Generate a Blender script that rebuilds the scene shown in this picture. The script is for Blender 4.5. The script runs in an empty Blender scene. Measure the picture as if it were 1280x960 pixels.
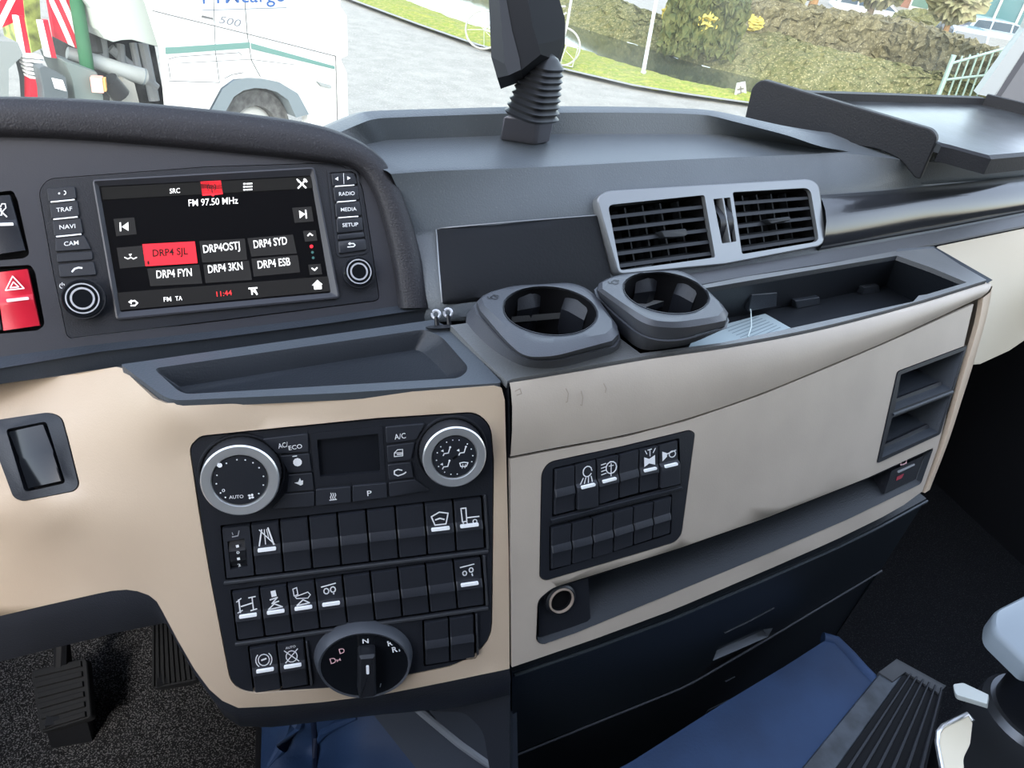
import bpy, bmesh, math, random
import numpy as np
from mathutils import Matrix, Vector
from mathutils.geometry import delaunay_2d_cdt

# ------------------------------------------------------------ camera, sky, sun, exposure
SC = bpy.context.scene
COL = SC.collection
F = 962.0                                   # focal length in pixels of the 1280 x 960 frame
CAMZ = 3.3                                  # eye height of the driver above the road
def _axes(pitch, roll, yaw):
    p, r, y = map(math.radians, (pitch, roll, yaw))
    fw = np.array([math.sin(y)*math.cos(p), math.cos(y)*math.cos(p), -math.sin(p)])
    rt0 = np.array([math.cos(y), -math.sin(y), 0.0]); up0 = np.cross(rt0, fw)
    return math.cos(r)*rt0 + math.sin(r)*up0, -math.sin(r)*rt0 + math.cos(r)*up0, fw
RT, UP, FW = _axes(33, 10, 22)
CAM = np.array([0.0, 0.0, CAMZ])
cd = bpy.data.cameras.new('camera'); cd.sensor_width = 36.0; cd.lens = F/1280*36; cd.clip_start = .02; cd.clip_end = 500
cam = bpy.data.objects.new('camera', cd); COL.objects.link(cam)
m = Matrix.Identity(4)
for i in range(3):
    m[i][0], m[i][1], m[i][2], m[i][3] = RT[i], UP[i], -FW[i], CAM[i]
cam.matrix_world = m
SC.camera = cam
SC.view_settings.view_transform = 'Standard'; SC.view_settings.look = 'None'
SC.view_settings.gamma = 1.0; SC.view_settings.use_curve_mapping = False
SC.view_settings.exposure = 1.7
wd = bpy.data.worlds.new('sky'); SC.world = wd; wd.use_nodes = True
nt = wd.node_tree; bg = nt.nodes['Background']
sky = nt.nodes.new('ShaderNodeTexSky'); sky.sky_type = 'NISHITA'; sky.sun_disc = False
sky.sun_elevation = math.radians(38); sky.sun_rotation = math.radians(200); sky.air_density = 1.2; sky.dust_density = 2.0
hs = nt.nodes.new('ShaderNodeHueSaturation'); hs.inputs['Saturation'].default_value = .6
nt.links.new(sky.outputs[0], hs.inputs['Color']); nt.links.new(hs.outputs[0], bg.inputs[0]); bg.inputs[1].default_value = 0.30
sl = bpy.data.lights.new('sun', 'SUN'); sl.energy = 0.7; sl.angle = math.radians(9); sl.color = (1.0, .95, .87)
sun = bpy.data.objects.new('sun', sl); COL.objects.link(sun); sun.location = (-4, -6, 12)
sun.rotation_euler = (math.radians(48), 0, math.radians(-28))

# ------------------------------------------------------------ geometry helpers
def ray(u, v):
    return (u-640)/F*RT - (v-480)/F*UP + FW
def W(u, v, Z):
    return CAM + Z*ray(u, v)
class Surf:
    """a real surface in the cab, given as depth along the ray of a photo point"""
    def P(s, u, v, off=0.0):
        p = W(u, v, s.Z(u, v))
        return p if off == 0 else p + off*s.N(u, v)
    def N(s, u, v):
        p = W(u, v, s.Z(u, v)); e = 2.0
        n = np.cross(W(u+e, v, s.Z(u+e, v))-p, W(u, v+e, s.Z(u, v+e))-p)
        n /= np.linalg.norm(n)
        return n if n @ (CAM-p) > 0 else -n
class Plane(Surf):
    def __init__(s, d1, d2, p, Z):
        n = np.cross(d1, d2); s.n = n; s.c = n @ (Z*np.array([(p[0]-640)/F, (p[1]-480)/F, 1]))
    def Z(s, u, v): return s.c/(s.n @ np.array([(u-640)/F, (v-480)/F, 1]))
class Fit(Surf):
    """flat surface through points (u, v, Z)"""
    def __init__(s, pts):
        A = np.array([[1, u, v] for u, v, z in pts]); b = np.array([1/z for u, v, z in pts])
        s.k = np.linalg.lstsq(A, b, rcond=None)[0]
    def Z(s, u, v): return 1/(s.k[0]+s.k[1]*u+s.k[2]*v)
class TPS(Surf):
    """smooth surface through points (u, v, Z)"""
    def __init__(s, pts, lam=0.0):
        X = np.array([[u, v] for u, v, z in pts])/300.0; b = np.array([1/z for u, v, z in pts]); n = len(X)
        d = np.linalg.norm(X[:, None]-X[None], axis=2)
        K = np.where(d > 0, d*d*np.log(d+1e-12), 0)+lam*np.eye(n)
        Pm = np.hstack([np.ones((n, 1)), X])
        A = np.block([[K, Pm], [Pm.T, np.zeros((3, 3))]])
        s.X = X; s.w = np.linalg.solve(A, np.concatenate([b, np.zeros(3)]))
    def Z(s, u, v):
        x = np.array([u, v])/300.0; d = np.linalg.norm(s.X-x, axis=1)
        k = np.where(d > 0, d*d*np.log(d+1e-12), 0)
        n = len(s.X)
        return 1/(k @ s.w[:n]+s.w[n]+s.w[n+1]*x[0]+s.w[n+2]*x[1])
class Level(Surf):
    """horizontal surface at height z below the eye"""
    def __init__(s, z): s.z = z
    def Z(s, u, v): return s.z/ray(u, v)[2]
    def N(s, u, v): return np.array([0, 0, 1.0])
def Zat(u, v, z): return z/ray(u, v)[2]
class Wall(Surf):
    """vertical surface through two points (3D), facing the eye"""
    def __init__(s, a, b):
        a, b = np.array(a, float), np.array(b, float); d = b-a; s.a = a
        s.n = np.array([d[1], -d[0], 0.0]); s.n /= np.linalg.norm(s.n)
    def Z(s, u, v): return (s.n @ (s.a-CAM))/(s.n @ ray(u, v))

def rpoly(pts, r=6, n=4):
    """polygon with rounded corners; a point may carry its own radius (u, v, r)"""
    out = []; N = len(pts)
    for i in range(N):
        p = np.array(pts[i][:2], float); rr = pts[i][2] if len(pts[i]) > 2 else r
        a = np.array(pts[i-1][:2], float); b = np.array(pts[(i+1) % N][:2], float)
        if rr <= 0: out.append(tuple(p)); continue
        da, db = a-p, b-p; la, lb = np.linalg.norm(da), np.linalg.norm(db)
        t = min(rr, la*.48, lb*.48); A = p+da/la*t; B = p+db/lb*t
        for k in range(n+1):
            s = k/n; out.append(tuple((1-s)**2*A+2*s*(1-s)*p+s*s*B))
    return out
def inset(poly, d):
    """shrink a polygon by d pixels"""
    R_ = [tuple(q[2:]) for q in poly]; P = np.array([q[:2] for q in poly], float); n = len(P)
    area = sum(P[i-1][0]*P[i][1]-P[i][0]*P[i-1][1] for i in range(n))
    sg = 1 if area > 0 else -1; out = []
    for i in range(n):
        j = i-1; 
        while np.allclose(P[j], P[i]): j -= 1
        k = (i+1) % n
        while np.allclose(P[k], P[i]): k = (k+1) % n
        e1 = P[i]-P[j]; e2 = P[k]-P[i]; e1 /= np.linalg.norm(e1); e2 /= np.linalg.norm(e2)
        n1 = np.array([-e1[1], e1[0]])*sg; n2 = np.array([-e2[1], e2[0]])*sg
        b = n1+n2; b = b/max(.35, (b @ b)/2)/1.0
        out.append(tuple(P[i]+b*d)+R_[i])
    return out
def ell(cx, cy, rx, ry, n=32, a0=0.0, rot=0.0):
    c, s = math.cos(rot), math.sin(rot); o = []
    for k in range(n):
        t = a0+2*math.pi*k/n; x, y = rx*math.cos(t), ry*math.sin(t)
        o.append((cx+c*x-s*y, cy+s*x+c*y))
    return o
def radial(poly, n=40, c=None):
    """resample a polygon at n even angles about its centre"""
    P = np.array([p[:2] for p in poly], float)
    c = P.mean(0) if c is None else np.array(c, float); out = []
    for k in range(n):
        t = 2*math.pi*k/n; d = np.array([math.cos(t), math.sin(t)]); best = None
        for i in range(len(P)):
            a = P[i-1]; e = P[i]-a; den = d[0]*(-e[1])+d[1]*e[0]
            if abs(den) < 1e-9: continue
            w = a-c; t1 = (w[0]*(-e[1])+w[1]*e[0])/den; s1 = (d[0]*w[1]-d[1]*w[0])/den
            if -1e-6 <= s1 <= 1+1e-6 and t1 > 0 and (best is None or t1 > best): best = t1
        out.append(tuple(c+d*(best or 0)))
    return out
def resample(pl, n):
    P = np.array(pl, float); L = np.concatenate([[0], np.cumsum(np.linalg.norm(np.diff(P, axis=0), axis=1))])
    t = np.linspace(0, L[-1], n)
    return [tuple(np.interp(x, L, P[:, k]) for k in range(P.shape[1])) for x in t]
def smoothline(pl, n=24):
    """Catmull-Rom through the points"""
    P = [np.array(p, float) for p in pl]; P = [2*P[0]-P[1]]+P+[2*P[-1]-P[-2]]; out = []
    for i in range(1, len(P)-2):
        for k in range(8):
            t = k/8; a, b, c, d = P[i-1:i+3]
            out.append(.5*(2*b+(c-a)*t+(2*a-5*b+4*c-d)*t*t+(3*b-a-3*c+d)*t**3))
    out.append(P[-2]); return resample(out, n)
def bil(q, x, y):
    q = [np.array(p[:2], float) for p in q]
    return tuple((1-y)*((1-x)*q[0]+x*q[1])+y*((1-x)*q[3]+x*q[2]))

class MB:
    def __init__(s): s.v = []; s.f = []
    def add(s, p): s.v.append(tuple(map(float, p))); return len(s.v)-1
    def face(s, ids): s.f.append(tuple(ids))
    def poly(s, pts): s.face([s.add(p) for p in pts]); return s
    def loft(s, rows, closed=False, cap0=False, cap1=False):
        R = [[s.add(p) for p in r] for r in rows]; n = len(R[0])
        for a, b in zip(R, R[1:]):
            for i in range(n if closed else n-1):
                j = (i+1) % n; s.face((a[i], a[j], b[j], b[i]))
        if cap0: s.face(R[0])
        if cap1: s.face(R[-1])
        return s
    def prism(s, a, b): return s.loft([a, b], True, True, True)
    def box(s, c, sz, rot=0.0, M=None):
        c = np.array(c, float); h = np.array(sz, float)/2; cr, sr = math.cos(rot), math.sin(rot); o = []
        for z in (-1, 1):
            for x, y in ((-1, -1), (1, -1), (1, 1), (-1, 1)):
                p = np.array([x*h[0], y*h[1], z*h[2]])
                p = M @ p if M is not None else np.array([cr*p[0]-sr*p[1], sr*p[0]+cr*p[1], p[2]])
                o.append(c+p)
        return s.prism(o[:4], o[4:])
    def tube(s, pts, r, n=10, cap=True):
        P = [np.array(p, float) for p in pts]; rr = r if isinstance(r, (list, tuple)) else [r]*len(P); rows = []
        ref = np.array([.3, .2, .9])
        for i, p in enumerate(P):
            t = (P[min(i+1, len(P)-1)]-P[max(i-1, 0)]); t = t/np.linalg.norm(t)
            if abs(t @ ref) > .95*np.linalg.norm(ref): ref = np.array([.9, .2, .1])
            x = np.cross(t, ref); x /= np.linalg.norm(x); y = np.cross(t, x)
            rows.append([p+rr[i]*(math.cos(2*math.pi*k/n)*x+math.sin(2*math.pi*k/n)*y) for k in range(n)])
        return s.loft(rows, True, cap, cap)
    # ---- pieces lying on a surface
    def sheet(s, S, outer, holes=(), thick=.004, off=0.0, step=None, walls=None):
        pts = [tuple(p[:2]) for p in outer]; loops = [list(range(len(pts)))]
        for h in holes:
            k = len(pts); pts += [tuple(p[:2]) for p in h]; loops.append(list(range(k, k+len(h))))
        edges = [(l[i-1], l[i]) for l in loops for i in range(len(l))]
        allp = list(pts)
        if step:
            P = np.array(outer, float)[:, :2]; x0, y0 = P.min(0); x1, y1 = P.max(0)
            def inside(q, poly):
                r = False
                for i in range(len(poly)):
                    a, b = poly[i-1], poly[i]
                    if (a[1] > q[1]) != (b[1] > q[1]) and q[0] < (b[0]-a[0])*(q[1]-a[1])/(b[1]-a[1])+a[0]: r = not r
                return r
            Q = np.array(pts)
            for x in np.arange(x0+step/2, x1, step):
                for y in np.arange(y0+step/2, y1, step):
                    if inside((x, y), outer) and not any(inside((x, y), h) for h in holes) and np.min(np.hypot(Q[:, 0]-x, Q[:, 1]-y)) > step*.4:
                        allp.append((x, y))
        vs, es, fs, ov, _, _ = delaunay_2d_cdt([Vector(p) for p in allp], edges, [], 0, 1e-4)
        vs = [(p.x, p.y) for p in vs]
        def inpoly(q, poly):
            r = False
            for i in range(len(poly)):
                a, b = poly[i-1], poly[i]
                if (a[1] > q[1]) != (b[1] > q[1]) and q[0] < (b[0]-a[0])*(q[1]-a[1])/(b[1]-a[1])+a[0]: r = not r
            return r
        top = [s.add(S.P(p[0], p[1], off)) for p in vs]
        for f in fs:
            c = np.mean([vs[i] for i in f], axis=0)
            if inpoly(c, outer) and not any(inpoly(c, h) for h in holes): s.face([top[i] for i in f])
        if thick:
            for l in [outer]+list(holes):
                s.loft([[S.P(p[0], p[1], off) for p in l], [S.P(p[0], p[1], off-thick) for p in l]], True)
        return s
    def slab(s, S, poly, o0, o1, b=0.0, bp=0.0):
        """solid plate on a surface from height o0 to o1, edge eased by b metres / bp pixels"""
        rows = [[S.P(p[0], p[1], o0) for p in poly]]
        if b > 0:
            rows.append([S.P(p[0], p[1], o1-b) for p in poly]); q = inset(poly, bp)
            rows.append([S.P(p[0], p[1], o1-b*.3) for p in inset(poly, bp*.35)])
        else: q = poly
        rows.append([S.P(p[0], p[1], o1) for p in q])
        return s.loft(rows, True, True, True)
    def pit(s, S, loop, floor, depth, vec=None, o=0.0):
        """recess: walls from the loop down to a floor loop"""
        a = [S.P(p[0], p[1], o) for p in loop]
        b = [S.P(p[0], p[1], 0)+(vec*depth if vec is not None else -depth*S.N(p[0], p[1])) for p in floor]
        return s.loft([a, b], True, False, True)
    def rocker(s, S, q, prof=((0, .0026), (.44, .0014), (.52, .0036), (.58, .0036), (.66, .0022), (1, .0012)), base=-.003, gap=.035):
        xs = (gap, gap+.045, .5, 1-gap-.045, 1-gap); rows = []
        e = gap*.55
        prof = [(e+(1-2*e)*t, o) for t, o in prof]
        rows.append([S.P(*bil(q, x, prof[0][0]), base) for x in xs])
        for t, o in prof:
            r = [S.P(*bil(q, x, t), o-(.0006 if i in (0, 4) else 0)) for i, x in enumerate(xs)]
            r = [S.P(*bil(q, xs[0], t), base)]+r+[S.P(*bil(q, xs[-1], t), base)]
            rows.append(r)
        rows[0] = [rows[0][0]]+rows[0]+[rows[0][-1]]
        last = [S.P(*bil(q, x, prof[-1][0]), base) for x in xs]; rows.append([last[0]]+last+[last[-1]])
        return s.loft(rows)
    def stroke(s, S, pl, w, off, q=None, closed=False):
        """printed line of w pixels along a polyline"""
        P = [np.array(bil(q, *p) if q is not None else p[:2], float) for p in pl]
        if closed: P.append(P[0])
        for a, b in zip(P, P[1:]):
            d = b-a; L = np.linalg.norm(d)
            if L < 1e-6: continue
            d /= L; n = np.array([-d[1], d[0]])*w/2; a2, b2 = a-d*w*.3, b+d*w*.3
            s.poly([S.P(*p, off) for p in (a2+n, b2+n, b2-n, a2-n)])
        return s
    def fill(s, S, pl, off, q=None):
        return s.poly([S.P(*(bil(q, *p) if q is not None else p[:2]), off) for p in pl])
    def text(s, S, t, a, b, h, off, q=None, ital=0.0, bold=.004):
        """lettering on a surface: baseline from a to b (pixels), cap height h (pixels)"""
        vs, fs, w, ch = glyphs(t, bold)
        a, b = np.array(bil(q, *a) if q else a, float), np.array(bil(q, *b) if q else b, float)
        d = b-a; L = np.linalg.norm(d); up = np.array([d[1], -d[0]])/L*h
        k = len(s.v)
        for x, y in vs:
            p = a+d*(x/w)+up*(y/ch)+d/L*ital*h*(y/ch); s.add(S.P(p[0], p[1], off))
        for f in fs: s.f.append(tuple(k+i for i in f))
        return s
_G = {}
def glyphs(t, bold):
    if (t, bold) in _G: return _G[t, bold]
    c = bpy.data.curves.new('lettering', 'FONT'); c.body = t; c.resolution_u = 3; c.offset = bold
    o = bpy.data.objects.new('lettering', c); COL.objects.link(o)
    dg = bpy.context.evaluated_depsgraph_get(); dg.update()
    me = bpy.data.meshes.new_from_object(o.evaluated_get(dg))
    vs = [(v.co.x, v.co.y) for v in me.vertices]; fs = [tuple(p.vertices) for p in me.polygons]
    x0 = min(v[0] for v in vs); x1 = max(v[0] for v in vs)
    vs = [(x-x0, y) for x, y in vs]
    bpy.data.objects.remove(o); bpy.data.curves.remove(c); bpy.data.meshes.remove(me)
    _G[t, bold] = (vs, fs, x1-x0, .69); return _G[t, bold]

WL = {}
def tag(o, label=None, cat=None, group=None, kind=None):
    if label: o['label'] = label
    if cat: o['category'] = cat
    if group: o['group'] = group
    if kind: o['kind'] = kind
    return o
def thing(name, label, cat, loc, group=None):
    o = bpy.data.objects.new(name, None); COL.objects.link(o); o.empty_display_size = .02
    o.location = loc; WL[o] = np.array(loc, float)
    return tag(o, label, cat, group)
def obj(name, mb, mat, parent=None, smooth=32, bevel=0.0, label=None, merge=1e-5):
    V = np.array(mb.v, float); org = (V.min(0)+V.max(0))/2
    if parent is None: org[2] = V[:, 2].min()
    me = bpy.data.meshes.new(name); me.from_pydata([tuple(p) for p in V-org], [], mb.f)
    bm = bmesh.new(); bm.from_mesh(me)
    if merge: bmesh.ops.remove_doubles(bm, verts=bm.verts, dist=merge)
    bmesh.ops.recalc_face_normals(bm, faces=bm.faces)
    bm.to_mesh(me); bm.free()
    for m in (mat if isinstance(mat, (list, tuple)) else [mat]): me.materials.append(m)
    if smooth:
        me.polygons.foreach_set('use_smooth', [True]*len(me.polygons)); me.set_sharp_from_angle(angle=math.radians(smooth))
    o = bpy.data.objects.new(name, me); COL.objects.link(o)
    o.location = org-(WL[parent] if parent else 0); WL[o] = org
    if parent: o.parent = parent
    if label: o['label'] = label
    if bevel:
        b = o.modifiers.new('bevel', 'BEVEL'); b.width = bevel; b.segments = 2; b.limit_method = 'ANGLE'; b.angle_limit = math.radians(40)
    return o
def struct(name, mb, mat, label=None, **k):
    o = obj(name, mb, mat, **k); o['kind'] = 'structure'
    if label: o['label'] = label
    return o

# ------------------------------------------------------------ materials
def mat(name, col, rough=.5, metal=0.0, bump=0.0, bscale=900, var=0.0, vscale=12, col2=None, emit=None, spec=.36, coat=0.0, speck=None):
    M = bpy.data.materials.new(name); M.use_nodes = True; n = M.node_tree.nodes; L = M.node_tree.links
    b = n['Principled BSDF']; b.inputs['Base Color'].default_value = (*col, 1); b.inputs['Roughness'].default_value = rough
    b.inputs['Metallic'].default_value = metal; b.inputs['Specular IOR Level'].default_value = spec; b.inputs['Coat Weight'].default_value = coat
    b.inputs['Coat Roughness'].default_value = .08
    tc = n.new('ShaderNodeTexCoord')
    if bump:
        t = n.new('ShaderNodeTexNoise'); t.inputs['Scale'].default_value = bscale; t.inputs['Detail'].default_value = 2
        bp = n.new('ShaderNodeBump'); bp.inputs['Strength'].default_value = bump; bp.inputs['Distance'].default_value = .0008
        L.new(tc.outputs['Object'], t.inputs['Vector']); L.new(t.outputs[0], bp.inputs['Height']); L.new(bp.outputs[0], b.inputs['Normal'])
    if var or col2 is not None:
        t = n.new('ShaderNodeTexNoise'); t.inputs['Scale'].default_value = vscale; t.inputs['Detail'].default_value = 5
        r = n.new('ShaderNodeValToRGB'); c2 = col2 if col2 is not None else tuple(x*(1-var) for x in col)
        r.color_ramp.elements[0].color = (*c2, 1); r.color_ramp.elements[1].color = (*col, 1)
        r.color_ramp.elements[0].position = .35; r.color_ramp.elements[1].position = .65
        L.new(tc.outputs['Object'], t.inputs['Vector']); L.new(t.outputs[0], r.inputs[0]); L.new(r.outputs[0], b.inputs['Base Color'])
        last = r
    if speck:
        sc, amt, sc_col = speck
        t2 = n.new('ShaderNodeTexNoise'); t2.inputs['Scale'].default_value = sc; t2.inputs['Detail'].default_value = 1
        r2 = n.new('ShaderNodeValToRGB'); r2.color_ramp.elements[0].position = amt; r2.color_ramp.elements[1].position = min(1, amt+.08)
        mx = n.new('ShaderNodeMix'); mx.data_type = 'RGBA'; mx.inputs['B'].default_value = (*sc_col, 1)
        L.new(tc.outputs['Object'], t2.inputs['Vector']); L.new(t2.outputs[0], r2.inputs[0]); L.new(r2.outputs[0], mx.inputs['Factor'])
        if var or col2 is not None: L.new(last.outputs[0], mx.inputs['A'])
        else: mx.inputs['A'].default_value = (*col, 1)
        L.new(mx.outputs['Result'], b.inputs['Base Color'])
    if emit:
        b.inputs['Emission Color'].default_value = (*emit[0], 1); b.inputs['Emission Strength'].default_value = emit[1]
    return M
beige = mat('beige_plastic', (.47, .372, .275), .42, bump=.12, bscale=700, var=.06, vscale=9)
beige_stain = mat('beige_plastic_worn', (.42, .365, .305), .45, bump=.12, bscale=700, var=.10, vscale=14)
cream = mat('cream_beige_plastic', (.42, .37, .275), .42, bump=.12, bscale=700)
dash = mat('dash_grain_plastic', (.085, .098, .11), .42, bump=.55, bscale=620, var=.15, vscale=8, speck=(520, .66, (.10, .11, .12)))
hoodm = mat('hood_grain_plastic', (.017, .017, .021), .55, bump=.6, bscale=700, speck=(600, .62, (.032, .032, .038)))
fascia = mat('fascia_plastic', (.034, .035, .042), .35, bump=.1, bscale=900)
blackp = mat('black_plastic', (.012, .013, .016), .38, bump=.15, bscale=800)
panelp = mat('panel_black_plastic', (.013, .0145, .019), .4, bump=.2, bscale=900)
keyp = mat('key_plastic', (.019, .021, .027), .45, bump=.15, bscale=900)
trayp = mat('tray_plastic', (.032, .038, .047), .4, bump=.35, bscale=600, var=.15, vscale=20)
railp = mat('console_rim_sheen', (.135, .14, .142), .34, bump=.4, bscale=600, var=.15, vscale=20, spec=.5)  # lighter copy of the tray plastic, windscreen glare painted into the colour
srailp = mat('tray_rim_sheen', (.060, .070, .082), .36, bump=.3, bscale=600)  # tray plastic lightened to paint in the sheen on its rim
basinp = mat('basin_shade', (.016, .019, .024), .4, bump=.35, bscale=600, var=.15, vscale=20)  # darker copy of the tray plastic, recess shade put into the colour
cupp = mat('cup_holder_plastic', (.060, .064, .074), .36, bump=.2, bscale=900)
deep = mat('deep_black_plastic', (.004, .004, .005), .7, spec=.1)
gloss = mat('gloss_black_plastic', (.006, .007, .009), .12)
chrome = mat('chrome', (.85, .86, .87), .3, .85)
silver = mat('satin_silver_plastic', (.21, .22, .228), .34, .6)
white = mat('white_print', (.75, .76, .77), .5)
whitebar = mat('white_light_bar', (.85, .86, .87), .4)
greyprint = mat('grey_print', (.30, .31, .33), .5)
pinkprint = mat('pale_pink_print', (.75, .45, .47), .5)
redp = mat('red_switch_plastic', (.48, .012, .030), .35, bump=.1)
glassscr = mat('screen_glass', (.004, .004, .005), .10, spec=.5)
scr_w = mat('screen_white', (.8, .8, .78), .4, emit=((1, .98, .94), .30))
scr_r = mat('screen_red', (.7, .01, .02), .4, emit=((1, .03, .045), .30))
scr_k = mat('screen_dark_text', (.01, .0, .0), .5)
scr_t = mat('screen_tile', (.012, .012, .013), .15, emit=((.008, .008, .008), 1.0))
scr_tr = mat('screen_red_text', (.6, .02, .02), .4, emit=((1, .05, .06), .26))

# ------------------------------------------------------------ the surfaces of the cab (each a real plane or smooth skin)
S_hv = Plane((.9725, -.0738, .2204), (.0228, .9597, .2806), (440, 690), .57)      # climate and switch face
S_sc = Plane((.920, -.1405, .366), (.132, .987, .087), (270, 300), .62)           # instrument face, turned to the driver
hv = S_hv.Z
S_bg = TPS([(u, v, hv(u, v)) for u, v in ((232, 560), (240, 620), (255, 700), (275, 790), (300, 875), (330, 505), (430, 497), (530, 490), (625, 482),
           (430, 870), (530, 855), (636, 838), (632, 560), (634, 700))] +
           [(-200, 512, .625), (-200, 600, .60), (-200, 660, .60), (-200, 800, .64), (-20, 482, .60), (-20, 520, .57), (-20, 600, .565), (-20, 648, .563), (-20, 676, .576), (-20, 710, .583), (-20, 775, .60), (90, 466, .577), (90, 520, .556), (90, 600, .552),
            (80, 640, .551), (80, 668, .565), (110, 700, .571), (110, 740, .584), (160, 520, .526), (165, 600, .535), (150, 650, .545), (170, 690, .554), (185, 740, .567), (150, 458, .545), (203, 503, hv(203, 503))])
S_tr = Fit([(200, 500, hv(200, 500)), (625, 482, hv(625, 482)), (155, 455, Zat(155, 455, -.322)), (545, 405, Zat(545, 405, -.313))])
TOPE = [(637, 479), (727, 464), (821, 448), (920, 434), (1024, 414), (1139, 384), (1237, 354)]      # front top edge of the storage console
MIDE = [(638, 572), (700, 560), (780, 545), (860, 524), (950, 493), (1040, 456), (1115, 424), (1226, 372)]
BOTE = [(640, 834), (740, 800), (840, 763), (960, 712), (1040, 677), (1100, 648), (1155, 617)]
z0 = S_hv.P(637, 479)[2]-CAMZ; z1 = S_hv.P(640, 834)[2]-CAMZ
def lerp(a, b, t): return a+(b-a)*t
S_cf = TPS([(u, v, Zat(u, v, lerp(z0, -.297, (u-637)/600))) for u, v in TOPE] + [(u, v, Zat(u, v, lerp(z1, -.495, (u-640)/515))) for u, v in BOTE], 1e-4)
S_ct = Fit([(637, 479, S_cf.Z(637, 479)), (1237, 354, S_cf.Z(1237, 354)), (820, 372, Zat(820, 372, -.304)), (1130, 316, Zat(1130, 316, -.296))])
S_df = TPS([(740, 245, .755), (765, 340, .764), (1022, 305, .92), (1010, 225, .91), (880, 235, .828), (890, 325, .838), (545, 285, .692), (515, 290, .684), (553, 380, .674), (530, 400, .682), (650, 280, .715), (660, 370, .705), (1280, 205, 1.13), (1280, 270, 1.12), (1150, 290, 1.02), (1150, 225, 1.01)], 1e-4)                  # face with the air vents
L_rim = Level(-.200); L_sh = Level(-.222)

# ------------------------------------------------------------ the shell of the cab
carpet = mat('speckled_carpet', (.016, .016, .018), .95, bump=1.0, bscale=420, var=.5, vscale=90, speck=(520, .54, (.12, .12, .125)), spec=.1)
carpet_dk = mat('dark_carpet', (.011, .012, .014), .95, bump=1.0, bscale=420, speck=(420, .58, (.03, .032, .035)), spec=.1)
wallm = mat('cab_wall_plastic', (.012, .013, .016), .7)
def quadbox(name, lo, hi, m, **k):
    lo, hi = np.array(lo, float), np.array(hi, float)
    return struct(name, MB().box((lo+hi)/2, hi-lo), m, **k)
FZ = CAMZ-1.10
quadbox('floor', (-.75, -.65, FZ-.06), (1.62, 1.22, FZ), carpet_dk, label='dark carpeted cab floor')
quadbox('wall_front', (-.75, 1.20, FZ-.06), (1.62, 1.24, CAMZ-.37), wallm, label='dark front bulkhead added below the windscreen to stop light leaks')  # added behind the dashboard to block light leaking through
quadbox('wall_right', (1.60, -.65, FZ-.06), (1.66, 1.24, CAMZ-.29), wallm, label='dark lower door wall added beyond the passenger footwell to shade it')  # added to keep the passenger footwell dark
quadbox('wall_left', (-.80, -.65, FZ-.06), (-.75, 1.24, CAMZ-.27), wallm, label='dark lower door wall added on the driver side to shade the footwell')  # added to keep the driver footwell dark

quadbox('wall_back', (-.80, -.72, FZ-.06), (1.66, -.66, CAMZ+.66), wallm, label='dark unseen rear wall of the cab, added for the screen to reflect')  # unseen, added dark so the radio screen reflects black
lining = mat('roof_lining', (.42, .40, .37), .8)
quadbox('ceiling', (-.80, -.66, CAMZ+.60), (1.66, -.02, CAMZ+.66), lining, label='pale unseen part roof of the cab, added for reflection and bounce light')  # unseen, added behind the eye; cut short to let sky light in
# ------------------------------------------------------------ instrument surround
t = thing('instrument_surround', 'black grained cowl and fascia around the radio, left of the photo', 'dashboard', W(260, 440, .60))
H_in = smoothline([(-200, 172), (-60, 171), (60, 173), (180, 181), (300, 192), (400, 203), (442, 211), (464, 237), (479, 280), (491, 335), (498, 386)], 60)
H_cr = smoothline([(-200, 121), (-60, 119), (60, 120), (180, 127), (300, 139), (400, 155), (458, 180), (490, 214), (511, 262), (527, 320), (539, 386)], 60)
def shift(pl, d):
    P = np.array(pl); T = np.gradient(P, axis=0); T /= np.linalg.norm(T, axis=1)[:, None]
    return [tuple(p+d*np.array([-n[1], n[0]])*-1) for p, n in zip(P, T)]
def hood_row(t, off, dz=0.0, ex=0.0):
    row = []
    for a, b, e in zip(H_in, H_cr, shift(H_cr, -ex)):
        q = np.array(a)*(1-t)+np.array(e if ex else b)*t
        row.append(S_sc.P(q[0], q[1], off)+np.array([0, 1, -.5])*dz)
    return row
mb = MB(); mb.loft([hood_row(0, -.012), hood_row(0, .004), hood_row(.06, .009), hood_row(.14, .011), hood_row(.5, .013), hood_row(.8, .010), hood_row(.93, .004), hood_row(1, -.006), hood_row(1, -.006, .03), hood_row(1, -.012, .10), hood_row(1, -.05, .26), [np.array([p[0]*1.1, 1.205, CAMZ-.37]) for p in hood_row(1, -.05, .26)]])  # last row is an unseen extension to the bulkhead, shading the footwell
obj('hood', mb, hoodm, t, smooth=50)
FASC = [(-200, 172)]+H_in[2:-1]+[(498, 383), (380, 401), (240, 418), (100, 434), (-200, 470)]
RAD = rpoly([(48, 238, 16), (60, 223, 14), (260, 208, 0), (425, 203, 22), (452, 225, 18), (462, 290, 0), (475, 376, 8), (270, 402, 0), (84, 424, 8), (66, 340, 0)], 8)
SWB = rpoly([(-30, 243), (16, 238), (22, 250), (37, 318), (30, 323), (-30, 328)], 4)
HZB = rpoly([(-30, 335), (38, 331), (44, 340), (56, 406), (48, 413), (-30, 420)], 4)
mb = MB().sheet(S_sc, FASC, [RAD, SWB, HZB], .012, 0)
obj('fascia', mb, fascia, t)
mb = MB()
for a, f in ((SWB, -.010), (HZB, -.010)): mb.pit(S_sc, a, inset(a, 1), .010)
obj('switch_well', mb, deep, t)
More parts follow.
